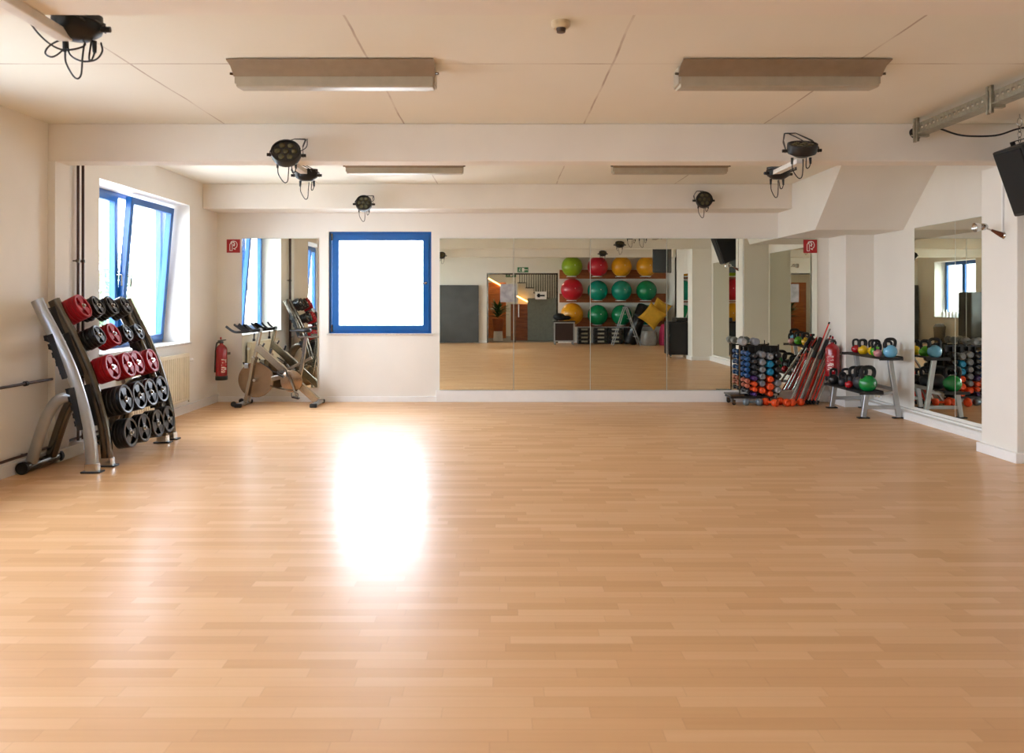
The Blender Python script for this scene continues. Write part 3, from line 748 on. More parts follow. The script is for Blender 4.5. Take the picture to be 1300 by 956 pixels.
# ------------------------------------------------------------------ spin bike
BY = 10.0
bk = thing('spin_bike', 'silver indoor spin bike with large flywheel against the narrow mirror', 'exercise bike', (-2.95, BY, 0))
def q(u, v, y=0.0): return (-3.52+u/735.4+2.95, y, 1.195-v/735.4)
M['fly'] = mat('brushed_flywheel_steel', 'a38a72', 0.25, 0.9, var=0.06)
M['bike_steel'] = mat('brushed_bike_frame', 'b5ab9c', 0.22, 0.95, var=0.05)
M['bike_grey'] = mat('pale_green_grey_plastic', 'b8c2b8', 0.35, var=0.05)
fc = q(295, 640)
fw = MB(); fw.lathe([(0,-0.012),(0.16,-0.012),(0.205,-0.016),(0.218,-0.018),(0.224,-0.012),(0.224,0.012),(0.218,0.018),(0.205,0.016),(0.16,0.012),(0,0.012)], fc, (0,1,0), 48); fw.build('flywheel', 'fly', bk)
MB().lathe([(0,-0.085),(0.018,-0.085),(0.024,-0.07),(0.03,-0.03),(0.03,0.03),(0.024,0.07),(0.018,0.085),(0,0.085)], fc, (0,1,0), 18).build('hub', 'chrome', bk)
for s in (-1, 1):
    f = MB(); f.sweep([q(205,850,s*0.065), q(250,630,s*0.065), q(280,450,s*0.06)], rsect(0.019, 0.010, 0.004)); f.build('fork_blade', 'bike_steel', bk, smooth=40)
f = MB(); f.sweep([q(270,500), q(303,340), q(335,190)], rsect(0.020, 0.022, 0.006)); f.b2(*[*(q(265,0)[0], q(300,0)[0])], -0.075, 0.075, q(0,455)[2], q(0,430)[2]); f.build('head_tube', 'bike_steel', bk, smooth=40)
MB().sweep([q(310,335,0), q(560,560,0), q(865,838,0)], rsect(0.047, 0.028, 0.008)).build('main_tube', 'bike_steel', bk, smooth=40)
MB().sweep([q(697,640), q(730,470), q(758,250)], rsect(0.022, 0.018, 0.005)).build('seat_post', 'chrome', bk, smooth=40)
MB().sweep([q(590,548), q(700,490), q(815,435)], rsect(0.018, 0.016, 0.004)).build('brace', 'bike_steel', bk, smooth=40)
MB().sweep([q(650,690), q(700,560)], rsect(0.024, 0.02, 0.004)).build('seat_tube', 'bike_steel', bk, smooth=40)
MB().sweep([q(690,241), q(880,241)], rsect(0.014, 0.016, 0.004)).build('seat_rail', 'bike_steel', bk, smooth=0)
sd = MB()
ring_pts = []
secs = [(0.0,0.018,0.014),(0.06,0.022,0.018),(0.12,0.032,0.02),(0.18,0.062,0.026),(0.23,0.075,0.032),(0.262,0.06,0.026),(0.272,0.02,0.014)]
sx, _, sz = q(612, 178)
vs = []; fs = []; nn = 12
for (dx, w, h) in secs:
    for j in range(nn):
        a_ = 2*PI*j/nn; vs.append((sx+dx, w*math.cos(a_), sz+h*math.sin(a_)-(0.006 if dx < 0.1 else 0)))
for i in range(len(secs)-1):
    for j in range(nn): fs.append((i*nn+j, i*nn+(j+1)%nn, (i+1)*nn+(j+1)%nn, (i+1)*nn+j))
fs.append(tuple(range(nn))[::-1]); fs.append(tuple((len(secs)-1)*nn+j for j in range(nn)))
sd.add(vs, fs); sd.build('saddle', 'black', bk, smooth=60)
MB().cyl(q(765,205), q(762,245), 0.014, n=12).build('saddle_clamp', 'black', bk)
# base feet
for (u, v, nm, hw) in ((180, 862, 'front_stabiliser', 0.22), (868, 850, 'rear_stabiliser', 0.22)):
    c = q(u, v); b = MB(); b.box((c[0], 0, 0.03), (0.07, hw*2, 0.032)); b.build(nm, 'silver', bk, smooth=0, bevel=0.006)
    for s in (-1, 1):
        MB().box((c[0], s*hw, 0.024), (0.085, 0.05, 0.048)).build('stabiliser_cap', 'black_rub', bk, smooth=0, bevel=0.008)
for s in (-1, 1):
    MB().lathe([(0,-0.015),(0.028,-0.015),(0.034,-0.008),(0.034,0.008),(0.028,0.015),(0,0.015)], (q(122,0)[0], s*0.15, 0.034), (0,1,0), 20).build('transport_wheel', 'black_rub', bk)
# chain guard, cranks and pedals
cg = q(635, 650, -0.05)
MB().lathe([(0,-0.014),(0.125,-0.014),(0.138,-0.006),(0.138,0.006),(0.125,0.014),(0,0.014)], cg, (0,1,0), 40).build('chain_guard', 'fly', bk)
gd = MB(); gd.prism([(q(440,0)[0], q(0,610)[2]), (q(560,0)[0], q(0,585)[2]), (q(560,0)[0], q(0,625)[2]), (q(450,0)[0], q(0,655)[2])], 'Y', -0.045, -0.03)
gd.build('belt_cover', 'bike_steel', bk, smooth=0, bevel=0.004)
MB().tube(smooth_path([q(340,470,-0.06), q(420,520,-0.06), q(470,560,-0.06), q(560,570,-0.06)]), 0.008, 8).build('brake_arm', 'black', bk)
MB().sweep(smooth_path([q(440,690,-0.06), q(540,720,-0.06), q(690,738,-0.06)]), rsect(0.009, 0.008, 0.002)).build('chain_stay', 'dark_steel', bk, smooth=40)
cc = q(612, 590)
MB().cyl((cc[0],-0.1,cc[2]), (cc[0],0.1,cc[2]), 0.02, n=14).build('crank_axle', 'chrome', bk)
def pedal(p, ang):
    b = MB(); b.box((p[0], p[1], p[2]), (0.09, 0.075, 0.018), Euler((0, ang, 0))); b.build('pedal', 'black', bk, smooth=0, bevel=0.004)
    st = MB(); c_ = Vector(p); R_ = Euler((0, ang, 0)).to_matrix()
    st.sweep([c_+R_ @ Vector(w) for w in ((-0.045,-0.03,0.0),(-0.06,-0.03,0.045),(-0.03,-0.03,0.075),(0.02,-0.03,0.06),(0.03,-0.03,0.01))], [(-0.002,-0.012),(0.002,-0.012),(0.002,0.012),(-0.002,0.012)], up=(0,1,0)); st.build('toe_cage', 'black', bk, smooth=40)
c1 = q(640, 655, -0.11); c2 = q(690, 775, -0.16); 
MB().sweep([q(590,540,-0.10), q(642,650,-0.105)], rsect(0.014, 0.008, 0.003)).build('crank', 'chrome', bk, smooth=0)
MB().sweep([(cc[0],0.105,cc[2]), q(560,500,0.11)], rsect(0.012, 0.008, 0.003)).build('crank', 'chrome', bk, smooth=0)
pedal(q(558,590,-0.15), 0.5); pedal(q(695,795,-0.15), 0.25); 
MB().cyl(q(642,650,-0.105), q(695,795,-0.12), 0.011, n=10).build('crank', 'chrome', bk)
# brake knobs, water bottle cage, handlebar
for (u, v, u2, v2) in ((372,300,350,340), (440,350,425,395)):
    MB().cyl(q(u,v), q(u2,v2), 0.012, n=10).build('adjuster_knob', 'black', bk)
MB().box(q(208,510), (0.05,0.06,0.06)).build('brake_pad_box', 'silver', bk, smooth=0, bevel=0.004)
MB().cyl(q(175,478), q(185,498), 0.010, n=10).build('brake_knob', 'black', bk)
hbm = MB()
for s in (-1, 1):
    hbm.tube(smooth_path([q(330,172,s*0.02), q(300,185,s*0.10), q(200,190,s*0.21), q(140,185,s*0.22), q(70,138,s*0.22)]), 0.015, 10)
    hbm.tube(smooth_path([q(300,182,s*0.06), q(200,178,s*0.09), q(150,150,s*0.09), q(112,122,s*0.09)]), 0.014, 10)
    hbm.tube(smooth_path([q(290,178,s*0.12), q(250,145,s*0.13), q(230,118,s*0.13)]), 0.013, 10)
hbm.box(q(310,180), (0.07,0.10,0.035)); hbm.cyl(q(285,180,-0.21), q(285,180,0.21), 0.013, n=10)
hbm.build('handlebar', 'black_rub', bk)
MB().cyl(q(278,205), q(275,275), 0.009, n=10).build('handlebar_lever', 'black', bk)
MB().cyl(q(275,258), q(275,280), 0.018, n=12).build('lever_knob', 'black', bk)
MB().lathe([(0,-0.02),(0.026,-0.02),(0.026,0.02),(0,0.02)], (q(335,175)[0], 0, q(335,175)[2]), (0,1,0), 14).build('handlebar_clamp', 'silver', bk)

# ------------------------------------------------------------------ fire extinguishers and fire signs
def extinguisher(label, loc, h=0.42, r=0.075, yaw=0, wall=(0,0.09,0)):
    t = thing('fire_extinguisher', label, 'fire extinguisher', loc, (0,0,yaw), 'red fire extinguishers')
    MB().lathe([(0,0.03),(r*0.93,0.03),(r,0.05),(r,h-0.05),(r*0.92,h-0.02),(r*0.6,h+0.012),(0.022,h+0.025),(0.022,h+0.04),(0,h+0.04)], n=28).build('cylinder', 'red', t, smooth=40)
    MB().lathe([(0,0),(r*1.02,0),(r*1.05,0.01),(r*1.05,0.045),(r,0.055),(r*0.9,0.03),(0,0.03)], n=28).build('base_ring', 'black', t)
    hd = MB(); hd.cyl((0,0,h+0.035), (0,0,h+0.065), 0.022, n=14); hd.box((0.01,-0.01,h+0.075), (0.10,0.025,0.014), Euler((0,-0.15,0))); hd.box((0.0,0,h+0.052), (0.05,0.03,0.02)); hd.build('valve_head', 'black', t, smooth=40)
    MB().box((-0.005,-0.005,h+0.10), (0.018,0.018,0.035)).build('safety_button', 'red', t, smooth=0, bevel=0.003)
    MB().tube(smooth_path([(-0.02,-0.0,h+0.05),(-0.05,-0.02,h+0.04),(-r*0.75,-r*0.72,h-0.06),(-r*0.88,-r*0.62,h*0.5),(-r*1.0,-r*0.5,0.10)]), 0.011, 8, up=(1,0,0)).build('hose', 'black_rub', t)
    lb = MB(); 
    for (a0, a1, z0_, z1_) in (((-1.25,-0.3,0.10,h-0.16) if abs(yaw) < 1 else (0.3,1.35,0.12,h-0.12)),):
        n = 10; vs = []; 
        for j in range(n+1):
            a_ = a0+(a1-a0)*j/n
            for rr_, z_ in ((r*1.006,z0_),(r*1.006,z1_)): vs.append((rr_*math.cos(a_), rr_*math.sin(a_), z_))
        lb.add(vs, [(2*j,2*j+2,2*j+3,2*j+1) for j in range(n)])
    lb.build('instruction_label', M['ext_label'], t)
    w = Vector(wall); br = MB(); br.box(Vector((0,0,h*0.75))+w*0.5, (abs(w.x)+0.03 if w.x else 0.03, abs(w.y)+0.03 if w.y else 0.03, 0.03)); br.build('wall_bracket', 'dark_steel', t, smooth=0)
    return t
def label_mat():
    m, nt, b = newmat('extinguisher_label'); n = nt.nodes; l = nt.links
    tc = n.new('ShaderNodeTexCoord'); wv = n.new('ShaderNodeTexNoise'); mp = n.new('ShaderNodeMapping'); mp.inputs['Scale'].default_value = (20, 20, 60)
    l.new(tc.outputs['Object'], mp.inputs[0]); l.new(mp.outputs[0], wv.inputs['Vector']); wv.inputs['Scale'].default_value = 1.2
    r = n.new('ShaderNodeValToRGB'); r.color_ramp.interpolation = 'CONSTANT'
    r.color_ramp.elements[0].color = srgb('b3101c'); r.color_ramp.elements[1].position = 0.53; r.color_ramp.elements[1].color = srgb('e8d8d0')
    l.new(wv.outputs['Fac'], r.inputs[0]); l.new(r.outputs[0], b.inputs['Base Color']); b.inputs['Roughness'].default_value = 0.4
    return m
M['ext_label'] = label_mat()
extinguisher('red fire extinguisher hung in the left back corner beside the bike', (-3.58, 10.06, 0.315), 0.43, 0.072, 0.0, (0,0.29,0))
extinguisher('red fire extinguisher hung beside the leaning bars at right', (4.185, 9.97, 0.32), 0.44, 0.086, PI, (-0.115,0,0))

def fire_sign(label, x, z, y):
    t = thing('fire_sign', label, 'sign', (x, y, z), group='red fire equipment signs')
    s = 0.175; MB().box((0,-0.003,0), (s,0.006,s)).build('sign_board', 'red_sign', t, smooth=0)
    w = MB(); y_ = -0.0075
    def bar(p, q_, r=0.005): w.sweep([(p[0],y_,p[1]),(q_[0],y_,q_[1])], [(-r,-0.001),(r,-0.001),(r,0.001),(-r,0.001)], up=(0,1,0))
    w.sweep([(x_,y_,z_) for x_,z_ in ((-0.045,-0.06),(-0.045,0.02),(-0.038,0.034),(-0.022,0.034),(-0.014,0.02),(-0.014,-0.06),(-0.045,-0.06))], [(-0.004,-0.001),(0.004,-0.001),(0.004,0.001),(-0.004,0.001)], up=(0,1,0))
    w.sweep(smooth_path([(-0.03,y_,0.036),(-0.028,y_,0.055),(0.0,y_,0.064),(0.035,y_,0.055),(0.05,y_,0.02),(0.042,y_,-0.015),(0.018,y_,-0.03)]), [(-0.004,-0.001),(0.004,-0.001),(0.004,0.001),(-0.004,0.001)], up=(0,1,0))
    bar((-0.03,0.045),(0.015,0.052)); bar((0.0,0.0),(0.022,0.03)); bar((0.022,0.03),(0.005,0.04)); bar((0.0,-0.03),(0.03,-0.045)); bar((0.02,0.0),(0.0,0.02))
    w.build('pictogram', 'white_sign', t, smooth=0)
    return t
fire_sign('square red fire extinguisher sign on the back wall at left', -3.525, 2.045, YB-0.001)
fire_sign('square red fire extinguisher sign at the top right of the wall mirrors', 4.045, 2.04, YB-0.022)

# ------------------------------------------------------------------ kettlebells and rack
def kb_proto(R, col, hcol='black_rub'):
    t = bpy.data.objects.new('kettlebell', None); COL.objects.link(t)
    k_ = 14; pr = []
    for i in range(k_+1):
        a_ = PI*i/k_; z_ = -math.cos(a_)*R; r_ = math.sin(a_)*R
        pr.append((r_, z_+R))
    zcut = R*0.14
    pr = [(0, zcut), (math.sqrt(max(0, R*R-(R-zcut)**2))*0.96, zcut)]+[p for p in pr if p[1] > zcut+0.002]
    pr = [(r_, z_-zcut) for r_, z_ in pr]; pr[-1] = (0, pr[-1][1])
    MB().lathe(pr, n=26).build('body', col, t)
    top = 2*R-zcut; w = R*0.66; hh = max(R*0.85, 0.06); b0 = top-R*0.42
    pts = [(-w*0.95,0,b0),(-w*1.18,0,top+hh*0.25),(-w*1.1,0,top+hh*0.72),(-w*0.7,0,top+hh*0.98),(0,0,top+hh*1.04),(w*0.7,0,top+hh*0.98),(w*1.1,0,top+hh*0.72),(w*1.18,0,top+hh*0.25),(w*0.95,0,b0)]
    MB().tube(smooth_path(pts, 5), max(0.013, R*0.23), 10).build('handle', hcol, t)
    return t
kr = thing('kettlebell_rack', 'two tier grey kettlebell rack against the right wall', 'kettlebell rack', (4.28, 9.3, 0))
K = Vector((4.28, 9.3, 0))
def ko(x, y, z): return Vector((x, y, z))-K
M['shelf_black'] = mat('black_rubber_shelf', '24221f', 0.6, var=0.15, bump=0.3, bscale=150)
for (x0, x1, z, y0_, y1_) in ((4.01, 4.28, 0.285, 8.83, 9.80), (4.23, 4.50, 0.67, 8.83, 9.80)):
    s_ = MB(); c_ = ko((x0+x1)/2, (y0_+y1_)/2, z)
    s_.prism([(x0-4.28, z), (x1-4.28, z+0.012), (x1-4.28, z+0.032), (x1-4.28-0.006, z+0.032), (x1-4.28-0.006, z+0.02), (x0-4.28, z+0.008)], 'Y', y0_-9.3, y1_-9.3)
    s_.b2(x0-4.28, x1-4.28, y0_-9.3-0.006, y0_-9.3, z-0.012, z+0.022); s_.b2(x0-4.28, x1-4.28, y1_-9.3, y1_-9.3+0.006, z-0.012, z+0.022)
    s_.build('shelf', 'shelf_black', kr, smooth=0, bevel=0.002)
for yy in (8.89, 9.74):
    a_ = MB(); a_.sweep([ko(4.48,yy,0.015), ko(4.38,yy,0.67)], rsect(0.027, 0.018, 0.004)); a_.build('rear_post', 'silver', kr, smooth=0)
    a_ = MB(); a_.sweep([ko(4.08,yy,0.015), ko(4.12,yy,0.285)], rsect(0.027, 0.018, 0.004)); a_.build('front_post', 'silver', kr, smooth=0)
    a_ = MB(); a_.sweep([ko(4.09,yy,0.125), ko(4.465,yy,0.125)], rsect(0.02, 0.014, 0.003)); a_.build('side_rail', 'silver', kr, smooth=0)
    a_ = MB(); a_.sweep([ko(4.27,yy,0.27), ko(4.43,yy,0.30)], rsect(0.016, 0.012, 0.003)); a_.build('side_rail', 'silver', kr, smooth=0)
    for x_ in (4.08, 4.48):
        MB().box(ko(x_,yy,0.0075), (0.13,0.06,0.015)).build('foot_pad', 'black_rub', kr, smooth=0, bevel=0.004)
a_ = MB(); a_.sweep([ko(4.42,8.9,0.33), ko(4.42,9.73,0.33)], rsect(0.02, 0.014, 0.003)); a_.build('long_rail', 'silver', kr, smooth=0)
cols = {'red': mat('red_vinyl','b01420',0.25,coat=0.3), 'yellow': mat('yellow_vinyl','e0b51a',0.25,coat=0.3), 'green': mat('lime_vinyl','58a82a',0.25,coat=0.3),
        'pink': mat('pink_vinyl','c98a8c',0.3,coat=0.3), 'blue': mat('sky_blue_vinyl','6fb4d6',0.25,coat=0.3), 'dark green': mat('deep_green_vinyl','0c8a3c',0.2,coat=0.4),
        'black': mat('black_vinyl','1a1a1c',0.3,coat=0.3), 'dark grey': mat('dark_grey_vinyl','34353a',0.4), 'purple': mat('purple_vinyl','4a2d6a',0.35)}
kbs = [ # x, y, shelf, R, colour, yaw, label
 (4.36,9.70,1,0.052,'red',0.3,'small red kettlebell at the far end of the upper shelf'),
 (4.38,9.58,1,0.052,'red',0.2,'small red kettlebell, second from the far end of the upper shelf'),
 (4.33,9.44,1,0.058,'yellow',0.2,'yellow kettlebell beside the red ones on the upper shelf'),
 (4.38,9.30,1,0.058,'yellow',0.1,'yellow kettlebell next to the lime one on the upper shelf'),
 (4.34,9.14,1,0.062,'green',0.2,'lime green kettlebell in the front middle of the upper shelf'),
 (4.42,9.02,1,0.058,'green',0.1,'lime green kettlebell partly hidden behind the pink one'),
 (4.292,8.99,1,0.048,'pink',0.2,'small pink kettlebell next to the sky blue one'),
 (4.38,8.88,1,0.075,'blue',0.1,'sky blue kettlebell at the near end of the upper shelf'),
 (4.09,9.71,0,0.064,'black',0.4,'black kettlebell at the far end of the lower shelf'),
 (4.20,9.61,0,0.066,'black',0.2,'black kettlebell, second from the far end of the lower shelf'),
 (4.11,9.50,0,0.050,'dark grey',0.2,'small dark grey kettlebell in the front row of the lower shelf'),
 (4.20,9.38,0,0.082,'dark grey',0.2,'dark grey kettlebell behind the small red one on the lower shelf'),
 (4.09,9.28,0,0.046,'red',0.2,'small red kettlebell in the middle of the lower shelf'),
 (4.18,9.17,0,0.090,'dark grey',0.2,'big dark grey kettlebell beside the deep green one'),
 (4.15,8.93,0,0.098,'dark green',0.15,'large deep green kettlebell at the near end of the lower shelf')]
for (x, y, sh_, R, c, yaw, lab) in kbs:
    t = kb_proto(R, cols[c]); xz = 0.285+0.013+0.012*(x-4.01)/0.27 if not sh_ else 0.67+0.013+0.012*(x-4.23)/0.27
    t.location = (x, y, xz+0.001); t.rotation_euler = (0, 0, yaw); tag(t, lab, 'kettlebell', 'kettlebells on the two tier rack')

# wall sockets
so = thing('wall_socket', 'white double wall socket low on the right wall behind the rack', 'socket', (XR, 9.72, 0.16))
MB().box((-0.006,0,0), (0.012,0.15,0.08)).build('cover_plate', 'white_paint', so, smooth=0, bevel=0.003)
for s in (-1, 1): MB().lathe([(0.0,0.0),(0.022,0.0),(0.024,0.004),(0.028,0.004),(0.028,-0.004),(0,-0.004)], (-0.013, s*0.037, 0), (-1,0,0), 18).build('socket_insert', 'cream', so)
so = thing('wall_socket', 'small white wall socket above the right baseboard, nearer the rack front', 'socket', (XR-0.13, 9.35, 0.045)) if False else None

# ------------------------------------------------------------------ dumbbell tower
TX, TY = 3.18, 10.14
tw = thing('dumbbell_tower', 'black wheeled dumbbell tower in front of the mirrors', 'dumbbell rack', (TX, TY, 0))
b = MB(); b.b2(-0.27,0.31,-0.14,-0.11,0.085,0.115); b.b2(-0.27,0.31,0.11,0.14,0.085,0.115); b.b2(-0.27,-0.23,-0.14,0.14,0.085,0.115); b.b2(0.27,0.31,-0.14,0.14,0.085,0.115); b.build('base_frame', 'black', tw, smooth=0, bevel=0.003)
b = MB(); b.b2(-0.28,-0.10,-0.15,0.15,0.115,0.135); b.build('end_plate', 'dark_steel', tw, smooth=0, bevel=0.003)
for x_ in (-0.24, 0.28):
    for y_ in (-0.12, 0.12):
        f = MB(); f.cyl((x_,y_,0.055), (x_,y_,0.09), 0.012, n=10); f.b2(x_-0.008,x_+0.03,y_-0.018,y_-0.014,0.02,0.065); f.b2(x_-0.008,x_+0.03,y_+0.014,y_+0.018,0.02,0.065); f.b2(x_-0.01,x_+0.03,y_-0.018,y_+0.018,0.058,0.064)
        cs = f.build('caster', 'dark_steel', tw, smooth=0)
        MB().lathe([(0,-0.012),(0.022,-0.012),(0.026,-0.006),(0.026,0.006),(0.022,0.012),(0,0.012)], (x_+0.014,y_,0.026), (0,1,0), 16).build('wheel', 'black_rub', cs)
colX = [3.135, 3.215, 3.312, 3.412, 3.51]
postX = [3.062, 3.175, 3.262, 3.362, 3.461, 3.56]
for i, x_ in enumerate(postX):
    b = MB(); b.b2(x_-TX-0.006, x_-TX+0.006, -0.02, 0.02, 0.11, 0.765 if i == 5 else 0.75)
    b.build('post', 'dark_steel' if i == 0 else 'black', tw, smooth=0, bevel=0.002)
b = MB(); b.b2(postX[0]-TX, postX[-1]-TX, -0.02, 0.02, 0.735, 0.75); b.build('top_rail', 'black', tw, smooth=0)
b = MB()
b.b2(postX[3]-TX-0.03, postX[3]-TX+0.03, -0.03, 0.03, 0.75, 0.765); b.cyl((postX[3]-TX+0.02,0,0.75), (postX[3]-TX+0.02,0,0.82), 0.006, n=8); b.build('top_fitting', 'black', tw, smooth=0)
b = MB()
b.b2(postX[1]-TX, postX[-1]-TX, 0.02, 0.026, 0.13, 0.75)
b.build('back_plate', 'black', tw, smooth=0)
dcol = {'blue': mat('navy_vinyl','1d4f86',0.35), 'salmon': mat('salmon_vinyl','c06a50',0.4), 'grey': mat('grey_vinyl','84868a',0.4), 'dark grey': cols['dark grey'], 'orange': mat('orange_vinyl','f0531c',0.35),
        'teal': mat('teal_vinyl','1486b0',0.35), 'black': cols['black'], 'purple': cols['purple'], 'light grey': mat('light_grey_vinyl','9fa1a0',0.4), 'slate': mat('slate_metal','7d8c98',0.3,0.5)}
def db_proto(r, L, col):
    """dumbbell along local Y, centred"""
    t = bpy.data.objects.new('dumbbell', None); COL.objects.link(t)
    for s in (-1, 1):
        h = MB(); h.lathe([(0,-0.038),(r*0.6,-0.038),(r*0.9,-0.028),(r,-0.012),(r,0.012),(r*0.9,0.028),(r*0.62,0.036),(r*0.5,0.034),(0,0.034)], (0, s*(L/2-0.038), 0), (0, s, 0), 18)
        h.build('head', dcol[col], t, smooth=45)
    MB().cyl((0,-L/2+0.05,0), (0,L/2-0.05,0), min(0.015, r*0.45), n=12).build('handle', dcol[col], t)
    return t
def zz(y): return 1.335-(y-381)*0.01
DG = 'dumbbells racked in the black tower'
colnames = ['leftmost', 'second', 'middle', 'fourth', 'rightmost']
columns = [
 [('blue',0.033,449),('blue',0.033,456),('blue',0.033,463),('blue',0.033,470),('blue',0.033,477),('salmon',0.032,484),('salmon',0.030,490.5),('dark grey',0.028,497)],
 [('dark grey',0.033,452),('dark grey',0.033,459),('dark grey',0.033,466),('dark grey',0.033,473),('purple',0.034,480.5),('orange',0.033,487.8),('orange',0.031,494.5),('purple',0.027,500.8)],
 [('grey',0.046,450.5),('grey',0.046,460),('grey',0.043,469.3),('grey',0.043,478.2),('grey',0.041,487),('orange',0.043,495.8)],
 [('grey',0.047,452.6),('teal',0.047,462.4),('teal',0.047,472.2),('orange',0.044,481.5),('orange',0.048,491),('orange',0.038,500)],
 [('black',0.043,451),('black',0.043,460),('black',0.043,469),('black',0.040,477.5),('grey',0.044,486.3),('light grey',0.042,495.3)]]
pos = ['topmost', 'second from the top', 'third from the top', 'fourth from the top', 'fifth from the top', 'sixth from the top', 'seventh from the top', 'eighth from the top', 'lowest']
for ci, cl_ in enumerate(columns):
    b = MB()
    for (c, r_, y) in cl_:
        yc = -0.078 if ci else 0.0
        b.b2(colX[ci]-TX-0.048, colX[ci]-TX+0.048, yc-0.004, yc+0.004, zz(y)-0.022, zz(y)-0.0165)
        for s_ in (-1, 1): b.b2(colX[ci]-TX+s_*0.0485-0.002, colX[ci]-TX+s_*0.0485+0.002, yc-0.004, 0.024, zz(y)-0.022, zz(y)-0.0165)
    b.build('cradle', 'black', tw, smooth=0)
    for ri, (c, r_, y) in enumerate(cl_):
        t = db_proto(r_*0.975, 0.17 if ci else 0.235, c); t.location = (colX[ci], TY-0.078 if ci else TY, zz(y)); t.rotation_euler = (0, 0.0, random.uniform(-0.03, 0.03))
        ps = 'lowest' if ri == len(cl_)-1 else pos[ri]
        tag(t, '%s dumbbell, %s in the %s column of the tower' % (c, ps, colnames[ci]), 'dumbbell', DG)
for (x_, z_, ya, lab) in ((3.085, 0.803, -0.0, 'light grey dumbbell lying on top of the tower, the left one'), (3.245, 0.803, 0.02, 'grey dumbbell lying on top of the tower, the right one')):
    t = db_proto(0.048, 0.23, 'light grey' if x_ < 3.15 else 'grey'); t.location = (x_, TY-0.03, z_); t.rotation_euler = (0, 0, ya-0.1); tag(t, lab, 'dumbbell', 'dumbbells lying on top of the tower')
fl = [(3.175,9.965,0.046,'slate',PI/2-0.1,0.24,'grey metal dumbbell on the floor under the tower'),
      (3.385,9.93,0.048,'orange',0.5,0.23,'orange dumbbell on the floor, the leftmost of the three'),
      (3.565,9.97,0.048,'orange',0.22,0.23,'orange dumbbell on the floor, the middle one of three'),
      (3.715,9.93,0.047,'orange',-PI/2+0.35,0.21,'orange dumbbell on the floor, the rightmost beside the leaning bars')]
for (x_, y_, r_, c, ya, L, lab) in fl:
    t = db_proto(r_, L, c); t.location = (x_, y_, r_); t.rotation_euler = (0, 0, ya); tag(t, lab, 'dumbbell', 'dumbbells lying on the floor')

# ------------------------------------------------------------------ leaning exercise bars
M['bar_red'] = mat('red_bar_paint', 'e0331c', 0.3, var=0.05); M['bar_silver'] = mat('silver_bar', 'c4c6c4', 0.25, 0.8, var=0.04); M['bar_grey'] = mat('grey_bar', 'a39a90', 0.35, 0.3)
random.seed(11)
seq = ['red','silver','red','red','silver','red','grey','red','silver','red','grey','red','silver','red','grey','red','silver','red','red','silver','grey','silver']
cn = {'silver':'bar_silver','red':'bar_red','grey':'bar_grey'}
ordw = ['first','second','third','fourth','fifth','sixth','seventh','eighth','ninth','tenth','eleventh','twelfth','thirteenth','fourteenth','fifteenth','sixteenth','seventeenth','eighteenth','nineteenth','twentieth','twenty-first','twenty-second','twenty-third']
for i, c in enumerate(seq):
    f_ = i/(len(seq)-1); ly = i % 3
    bx = 3.715+0.30*f_; by = 10.035+ly*0.055
    sx_ = (0.50, 0.43, 0.36)[ly]-0.0*f_; zt = (0.66, 0.72, 0.62, 0.69, 0.64)[i % 5]
    if i in (3, 6, 9): zt = 1.06 - 0.05*(i-3)/3
    zt = min(zt, (4.275-bx)/sx_, (10.30-by)/0.235)
    p0 = Vector((bx, by, 0.012)); p1 = Vector((bx+sx_*zt, by+0.235*zt, 0.012+zt))
    t = thing('exercise_bar', '%s exercise bar leaning in the right corner, %s from the left' % (c, ordw[i]), 'exercise bar', p0, group='exercise bars leaning in the corner')
    d_ = p1-p0; u_ = d_.normalized(); r_ = 0.0085 if c != 'silver' else 0.0105
    MB().cyl(u_*0.03, d_-u_*0.02, r_, n=10).build('shaft', cn[c], t)
    MB().cyl((0,0,0), u_*0.045, r_*1.75, n=12).build('end_cap', 'black_rub', t); MB().cyl(d_-u_*0.03, d_, r_*1.3, n=12).build('end_cap', 'black_rub' if i % 2 else cn[c], t)
for (a0, a1, lab) in (((4.00,10.115,0.60),(4.12,10.174,0.85),'black foam roll sleeve on the bars, the left one'), ((4.08,10.10,0.58),(4.20,10.156,0.82),'black foam roll sleeve on the bars, the right one')):
    a0 = Vector(a0); a1 = Vector(a1); L = (a1-a0).length
    o = MB().lathe([(0.012,0),(0.021,0.0),(0.025,0.01),(0.025,L-0.01),(0.021,L),(0.012,L),(0.012,0)], (0,0,0), a1-a0, 18).build('foam_sleeve', 'black_rub'); o.location = a0
    tag(o, lab, 'foam sleeve', 'foam sleeves on the leaning bars')
for (p0, p1, lab) in (((3.64,9.99,0.0),(4.015,10.15,0.69),'thick silver bar at the far left of the leaning bars'),((3.76,9.98,0.0),(4.07,10.13,0.66),'thick silver bar in front of the red ones, leaning to the right')):
    p0 = Vector(p0)+Vector((0,0,0.015)); d_ = Vector(p1)-p0; u_ = d_.normalized()
    t = thing('exercise_bar', lab, 'exercise bar', p0, group='exercise bars leaning in the corner')
    MB().cyl(u_*0.02, d_, 0.015, n=12).build('shaft', 'bar_silver', t); MB().cyl((0,0,0), u_*0.03, 0.02, n=12).build('end_cap', 'black_rub', t)

